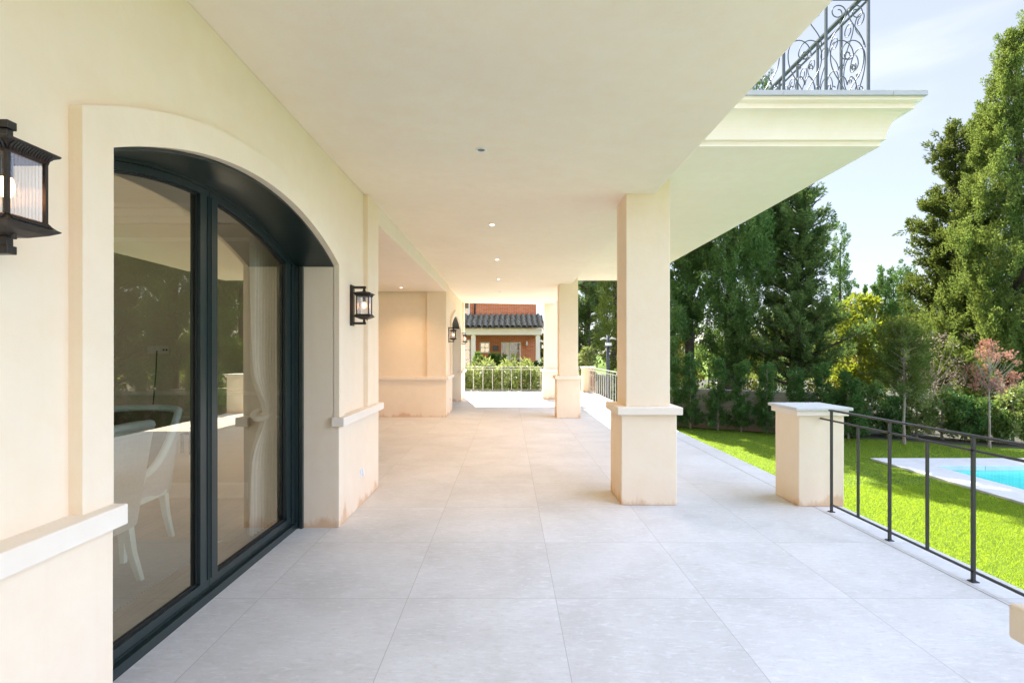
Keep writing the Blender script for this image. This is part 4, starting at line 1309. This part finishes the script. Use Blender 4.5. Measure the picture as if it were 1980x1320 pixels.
# -- young trees on the lawn
Y = 11.65
cv, lb = loose_crown(rg, 2.62, 1.0, 0.60, 90, 34, 0.07, 0.012, up=0.6, ps=0.45, shape=lambda f: 0.55 + 0.6 * math.sin(math.pi * (0.2 + 0.75 * f)) - 0.25 * f)
tree('young_pine', 'young feathery tree on a thin trunk, left of the pink tree', 'tree', (px(1748, Y), Y, G), cv, trunk_mesh(2.3, 0.03, 0.01, rg, [(l[0], l[1], l[2], l[3], 0.008) for l in lb]), M['conifer_olive'], M['bark_grey'])
Y = 11.14
cen, rad = [], []
lbs = []
for k in range(64):
    f = rg.uniform(0, 1); a = rg.uniform(0, 6.28)
    rr = 0.50 * (math.sin(math.pi * min(1, 0.12 + 0.85 * f)) ** 0.7) * math.sqrt(rg.uniform(0.1, 1.0)) * (1 if f < 0.8 else 0.6)
    cen.append((math.cos(a) * rr, math.sin(a) * rr, 1.2 + 1.12 * f)); rad.append(rg.uniform(0.05, 0.11))
for k in range(26):
    lbs.append((rg.uniform(1.1, 1.7), rg.uniform(0, 6.28), rg.uniform(0.4, 0.68), rg.uniform(0.7, 2.2), 0.009))
cv = blob_crown(rg, cen, rad, 30, 0.05, 0.026, 0.2)
tree('plum_tree', 'small pink-red plum tree on a thin pale trunk at the right', 'tree', (px(1913, Y), Y, G), cv, trunk_mesh(2.1, 0.026, 0.008, rg, lbs), M['plum'], M['bark_grey'])
# -- bare pinkish shrub
Y = 14.5
lbs = [(rg.uniform(0.3, 1.6), rg.uniform(0, 6.28), rg.uniform(0.5, 1.1), rg.uniform(0.5, 1.8), 0.014) for _ in range(46)]
cen = [(math.cos(a) * r_, math.sin(a) * r_, z_) for a, r_, z_ in zip(rg.uniform(0, 6.28, 40), 0.75 * np.sqrt(rg.uniform(0, 1, 40)), rg.uniform(1.2, 2.5, 40))]
cv = blob_crown(rg, cen, rg.uniform(0.12, 0.25, 40), 26, 0.09, 0.012, 0.1)
tree('bare_shrub', 'pinkish bare twiggy shrub behind the young feathery tree', 'shrub', (px(1806, Y), Y, G), cv, trunk_mesh(1.7, 0.03, 0.012, rg, lbs), M['twig'], M['bark_grey'], crown='twigs', stem='stem')

# -- young conifers planted along the low wall
def young_thuja(label, x, Y, ytop, hw, group, seed, X=None):
    r_ = np.random.default_rng(seed)
    h = pz(ytop, Y) - G; w = hw * Y / 1000
    cv, lb = loose_crown(r_, h, 0.04, w * 1.1, 80, 26, 0.065, 0.019, up=0.35, ps=0.36, shape=lambda f: (1.05 - 0.72 * f) * (0.82 + 0.3 * math.sin(f * 17 + seed)))
    tr = trunk_mesh(h * 1.05, 0.018, 0.006, r_, [(l[0], l[1], l[2], l[3], 0.006) for l in lb])
    return tree('young_conifer', label, 'shrub', (px(x, Y) if X is None else X, Y, G), cv, tr, M['thuja'], M['bark_grey'], group, crown='foliage', stem='stem')
gl = 'young conifers planted along the low wall'
def bY(x):           # depth of the planting line at picture column x
    s = (x - 983) / 1000.0      # X = s*Y and Y = 14.35-(X-4.8)*0.545
    return (14.15 + 4.8 * 0.545) / (1 + 0.545 * s)
for i, (x, yt, hw, lab) in enumerate(((1335, 690, 23, 'first young conifer right of the near porch column, in front of the low wall'),
                                     (1388, 700, 25, 'second young conifer right of the near porch column, in front of the low wall'),
                                     (1433, 708, 20, 'third young conifer right of the near porch column, in front of the low wall'),
                                     (1483, 712, 22, 'fourth young conifer from the porch column, beside the white-capped pillar'))):
    young_thuja(lab, x, bY(x), yt, hw, gl, 20 + i)
for i, (x, yt, hw) in enumerate(((1300, 700, 24), (1540, 722, 24), (1590, 712, 25), (1640, 726, 26))):
    young_thuja(('young conifer half hidden behind the near porch column', 'young conifer showing just above the white capstone of the pillar', 'young conifer above the right end of the pillar capstone', 'young conifer right of the pillar in front of the yellow-green tree')[i], x, bY(x), yt, hw, gl, 40 + i)

# -- hedge of bushes behind the lawn at the right
def bush(label, x, Y, ytop, hw, mat, seed, group=None, per=70, ll=0.09, lw=0.04, name='bush', base=None, X=None):
    r_ = np.random.default_rng(seed)
    h = pz(ytop, Y) - G; w = hw * Y / 1000
    cen, rad = [], []
    k_ = int(26 + 20 * w)
    for k in range(k_):
        f = r_.uniform(0.08, 0.95); a = r_.uniform(0, 6.28)
        rr = w * (0.6 + 0.5 * math.sin(math.pi * min(1, 0.25 + 0.7 * f)) - 0.35 * f) * math.sqrt(r_.uniform(0.15, 1))
        cen.append((math.cos(a) * rr, math.sin(a) * rr, h * f)); rad.append(w * r_.uniform(0.20, 0.36))
    cv = blob_crown(r_, cen, rad, per, ll, lw, 0.25)
    lb = [(h * r_.uniform(0.1, 0.5), r_.uniform(0, 6.28), w * r_.uniform(0.6, 0.95), r_.uniform(0.4, 1.8), 0.014) for _ in range(9)]
    tr = trunk_mesh(h * 0.8, 0.03, 0.01, r_, lb)
    return tree(name, label, 'shrub', (px(x, Y) if X is None else X, Y, G), cv, tr, M[mat], M['bark_grey'], group, crown='foliage', stem='stem')
hg = 'hedge bushes at the back of the lawn'
hedge = ((1680, 738, 34, 'bush', 'leafy hedge bush left of the feathery young tree'),
         (1722, 768, 30, 'thuja', 'dark hedge bush at the foot of the feathery young tree, left side'),
         (1772, 752, 34, 'laurel', 'pale speckled hedge bush right of the feathery tree trunk'),
         (1822, 748, 36, 'bush', 'rounded green hedge bush between the feathery tree and the pink tree'),
         (1868, 768, 32, 'thuja', 'dark hedge bush just left of the pink tree trunk'),
         (1912, 775, 34, 'bush', 'green hedge bush behind the pink tree trunk'),
         (1958, 742, 34, 'laurel', 'pale tall hedge bush right of the pink tree trunk'),
         (2006, 752, 36, 'thuja', 'dark hedge bush cut by the right edge of the picture'))
for i, (x, yt, hw, mt, lab) in enumerate(hedge):
    bush(lab, x, bY(x) + 0.75, yt, hw, mt, 60 + i, hg, per=85, ll=0.085, lw=0.035)
for i, (x, yt, hw, lab) in enumerate(((1560, 768, 30, 'dark low bush behind the right half of the white-capped pillar'), (1612, 760, 30, 'dark low bush right of the white-capped pillar, under the loose conifer'),
                                     (1650, 772, 28, 'dark low bush next right of the pillar, at the lawn edge'))):
    bush(lab, x, bY(x) + 0.35, yt, hw, 'thuja', 80 + i, hg, per=85, ll=0.085, lw=0.03)
# -- sunlit background bushes seen under the tall trees
bg = 'sunlit bushes behind the tall trees'
for i, (x, yt, hw, mt, Yd, lab) in enumerate(((1312, 640, 40, 'bush_gold', 22, 'golden bush seen behind the thin cypress trunk'),
        (1370, 660, 46, 'bush', 23, 'green bush low behind the dense dark cypress, left part'),
        (1445, 645, 46, 'bush_gold', 22.5, 'golden bush in the gap right of the dense dark cypress'),
        (1500, 630, 46, 'bush', 23.5, 'green bush behind the bare trunk of the loose conifer'),
        (1580, 650, 48, 'bush_gold', 22, 'golden bush low behind the loose conifer, right part'),
        (1655, 690, 50, 'bush_gold', 20, 'golden bush under the yellow-green magnolia'),
        (1730, 668, 50, 'bush', 23, 'green bush behind the feathery young tree'),
        (1800, 650, 46, 'bush_gold', 24, 'golden bush behind the pinkish bare shrub'))):
    bush(lab, x, Yd, yt, hw, mt, 90 + i, bg, per=70, ll=0.15, lw=0.07)

# -- seen between the first and second porch columns
Y = 25.0
cv, lb = loose_crown(rg, 9.5, 1.4, 2.0, 110, 40, 0.17, 0.05, up=0.4, shape=lambda f: 1.0 - 0.5 * f)
tree('conifer_tree', 'dark open conifer seen between the first and second porch columns', 'tree', (px(1136, Y), Y, G), cv, trunk_mesh(9.0, 0.22, 0.05, rg, lb), M['conifer'], M['bark'])
Y = 21.5
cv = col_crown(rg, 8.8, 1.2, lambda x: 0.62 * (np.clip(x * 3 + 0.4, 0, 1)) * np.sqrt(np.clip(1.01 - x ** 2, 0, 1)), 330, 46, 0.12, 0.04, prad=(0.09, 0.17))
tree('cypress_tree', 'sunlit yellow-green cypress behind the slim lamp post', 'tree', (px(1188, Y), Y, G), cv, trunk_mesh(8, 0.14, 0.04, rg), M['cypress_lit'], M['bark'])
bush('pale leafy shrub left of the far corner pillar, behind the railing', 1134, 20.6, 664, 22, 'laurel', 130, per=60, ll=0.16, lw=0.06, name='laurel_shrub')
bush('green shrub behind the far side railing near the lamp post', 1180, 18.6, 706, 16, 'bush', 131, per=60, ll=0.13, lw=0.05, name='laurel_shrub', X=4.0)

# -- shrubs and palm beyond the far railing
lg = 'pale laurel shrubs beyond the far railing'
pos = ((890, 698), (906, 703), (922, 692), (938, 684), (955, 704), (972, 700), (989, 682), (1006, 698), (1023, 688), (1040, 706), (1056, 700))
names = ('leftmost', 'second', 'third', 'fourth', 'fifth', 'sixth', 'seventh', 'eighth', 'ninth', 'tenth', 'rightmost')
def laurel(label, x, Y, ytop, seed):
    r_ = np.random.default_rng(seed); h = pz(ytop + 16, Y) - G
    m = 46
    hh = r_.uniform(0.1, 1.0, m) * h; a = r_.uniform(0, 6.28, m); rr = 0.30 * np.sqrt(r_.uniform(0, 1, m)) * (1.15 - 0.75 * hh / h)
    C = np.column_stack((np.cos(a) * rr, np.sin(a) * rr, hh))
    A = np.column_stack((np.cos(a) * 0.9, np.sin(a) * 0.9, np.full(m, 0.5)))
    cv = plumes(C, A, np.full(m, 0.26), np.full(m, 0.08), 13, 0.20, 0.055, r_, 0.9)
    return tree('laurel_shrub', label, 'shrub', (px(x, Y), Y, G), cv, trunk_mesh(h * 0.9, 0.02, 0.008, r_), M['laurel'], M['bark_grey'], lg, crown='foliage', stem='stem')
for i, (x, yt) in enumerate(pos):
    laurel('%s pale laurel shrub in the row beyond the far railing, counting from the left' % names[i], x, 20.35, yt, 150 + i)
def palm(label, x, Y, ytop, seed, spread):
    r_ = np.random.default_rng(seed); h = pz(ytop, Y) - G
    V = []
    for k in range(34):
        a = r_.uniform(0, 6.28); el = r_.uniform(0.25, 1.35)
        ln = spread * r_.uniform(0.8, 1.1)
        p0 = np.array((0, 0, h - spread * 0.85)); d = np.array((math.cos(a) * math.cos(el), math.sin(a) * math.cos(el), math.sin(el)))
        side = np.array((-math.sin(a), math.cos(a), 0))
        s = np.linspace(0.12, 1, 26)
        P = p0 + d * (ln * s)[:, None]; P[:, 2] -= 0.28 * ln * s ** 2.2
        for sg in (-1, 1):
            D = d * 0.7 + side * sg * 0.8 + np.array((0, 0, 0.1)) + r_.normal(0, 0.08, (26, 3))
            V.append(leaf_quads(P, D, 0.34 * spread * np.sin(np.pi * np.clip(s * 0.9 + 0.08, 0, 1)) + 0.03, np.full(26, 0.035), r_))
    b = MB(); b.tube([(0, 0, 0), (0, 0, h - spread * 0.85)], [0.16, 0.13], 10)
    t = thing('palm', label, 'palm', (px(x, Y), Y, G))
    b.build('trunk', M['bark'], t); np_mesh('fronds', np.concatenate(V), 4, M['palm'], t)
palm('dark green cycad palm in front of the brick house, between its windows', 958, 25, 678, 200, 1.0)
palm('small grey-green palm at the right foot of the brick house porch', 1030, 24, 694, 201, 0.7)
bush('dark rounded bush at the left foot of the brick house porch', 925, 26, 680, 14, 'bush', 132, per=60, ll=0.15, lw=0.07)
bush('yellow-green bush right of the brick house', 1047, 32, 640, 8, 'bush_gold', 133, per=60, ll=0.16, lw=0.07)
lbs = [(rg.uniform(1.5, 4.2), rg.uniform(0, 6.28), rg.uniform(0.5, 1.3), rg.uniform(0.6, 2), 0.02) for _ in range(40)]
cen = [(math.cos(a) * r_, math.sin(a) * r_, z_) for a, r_, z_ in zip(rg.uniform(0, 6.28, 30), 1.0 * np.sqrt(rg.uniform(0, 1, 30)), rg.uniform(3, 5.4, 30))]
tree('bare_tree', 'bare twiggy tree against the sky right of the brick house', 'tree', (px(1052, 38), 38, G), blob_crown(rg, cen, rg.uniform(0.2, 0.4, 30), 20, 0.2, 0.015, 0.1), trunk_mesh(4.8, 0.1, 0.02, rg, lbs), M['twig'], M['bark_grey'], crown='twigs')

# -- far wood closing the horizon
def far_wood():
    r_ = np.random.default_rng(77); cen = []; rad = []
    for k in range(420):
        a = r_.uniform(R(-75), R(75)); d = r_.uniform(62, 95)
        x, y = d * math.sin(a), d * math.cos(a)
        if abs(x) < 10 and y < 45: continue
        h = r_.uniform(0.2, 1.0) * (2.6 + 2.2 * math.sin(a * 7) ** 2)
        cen.append((x, y, G + h)); rad.append(r_.uniform(0.8, 2.0))
    tag(np_mesh('far_wood', blob_crown(r_, cen, rad, 70, 0.6, 0.35, 0.5), 4, M['wood_far']), kind='stuff')
far_wood()
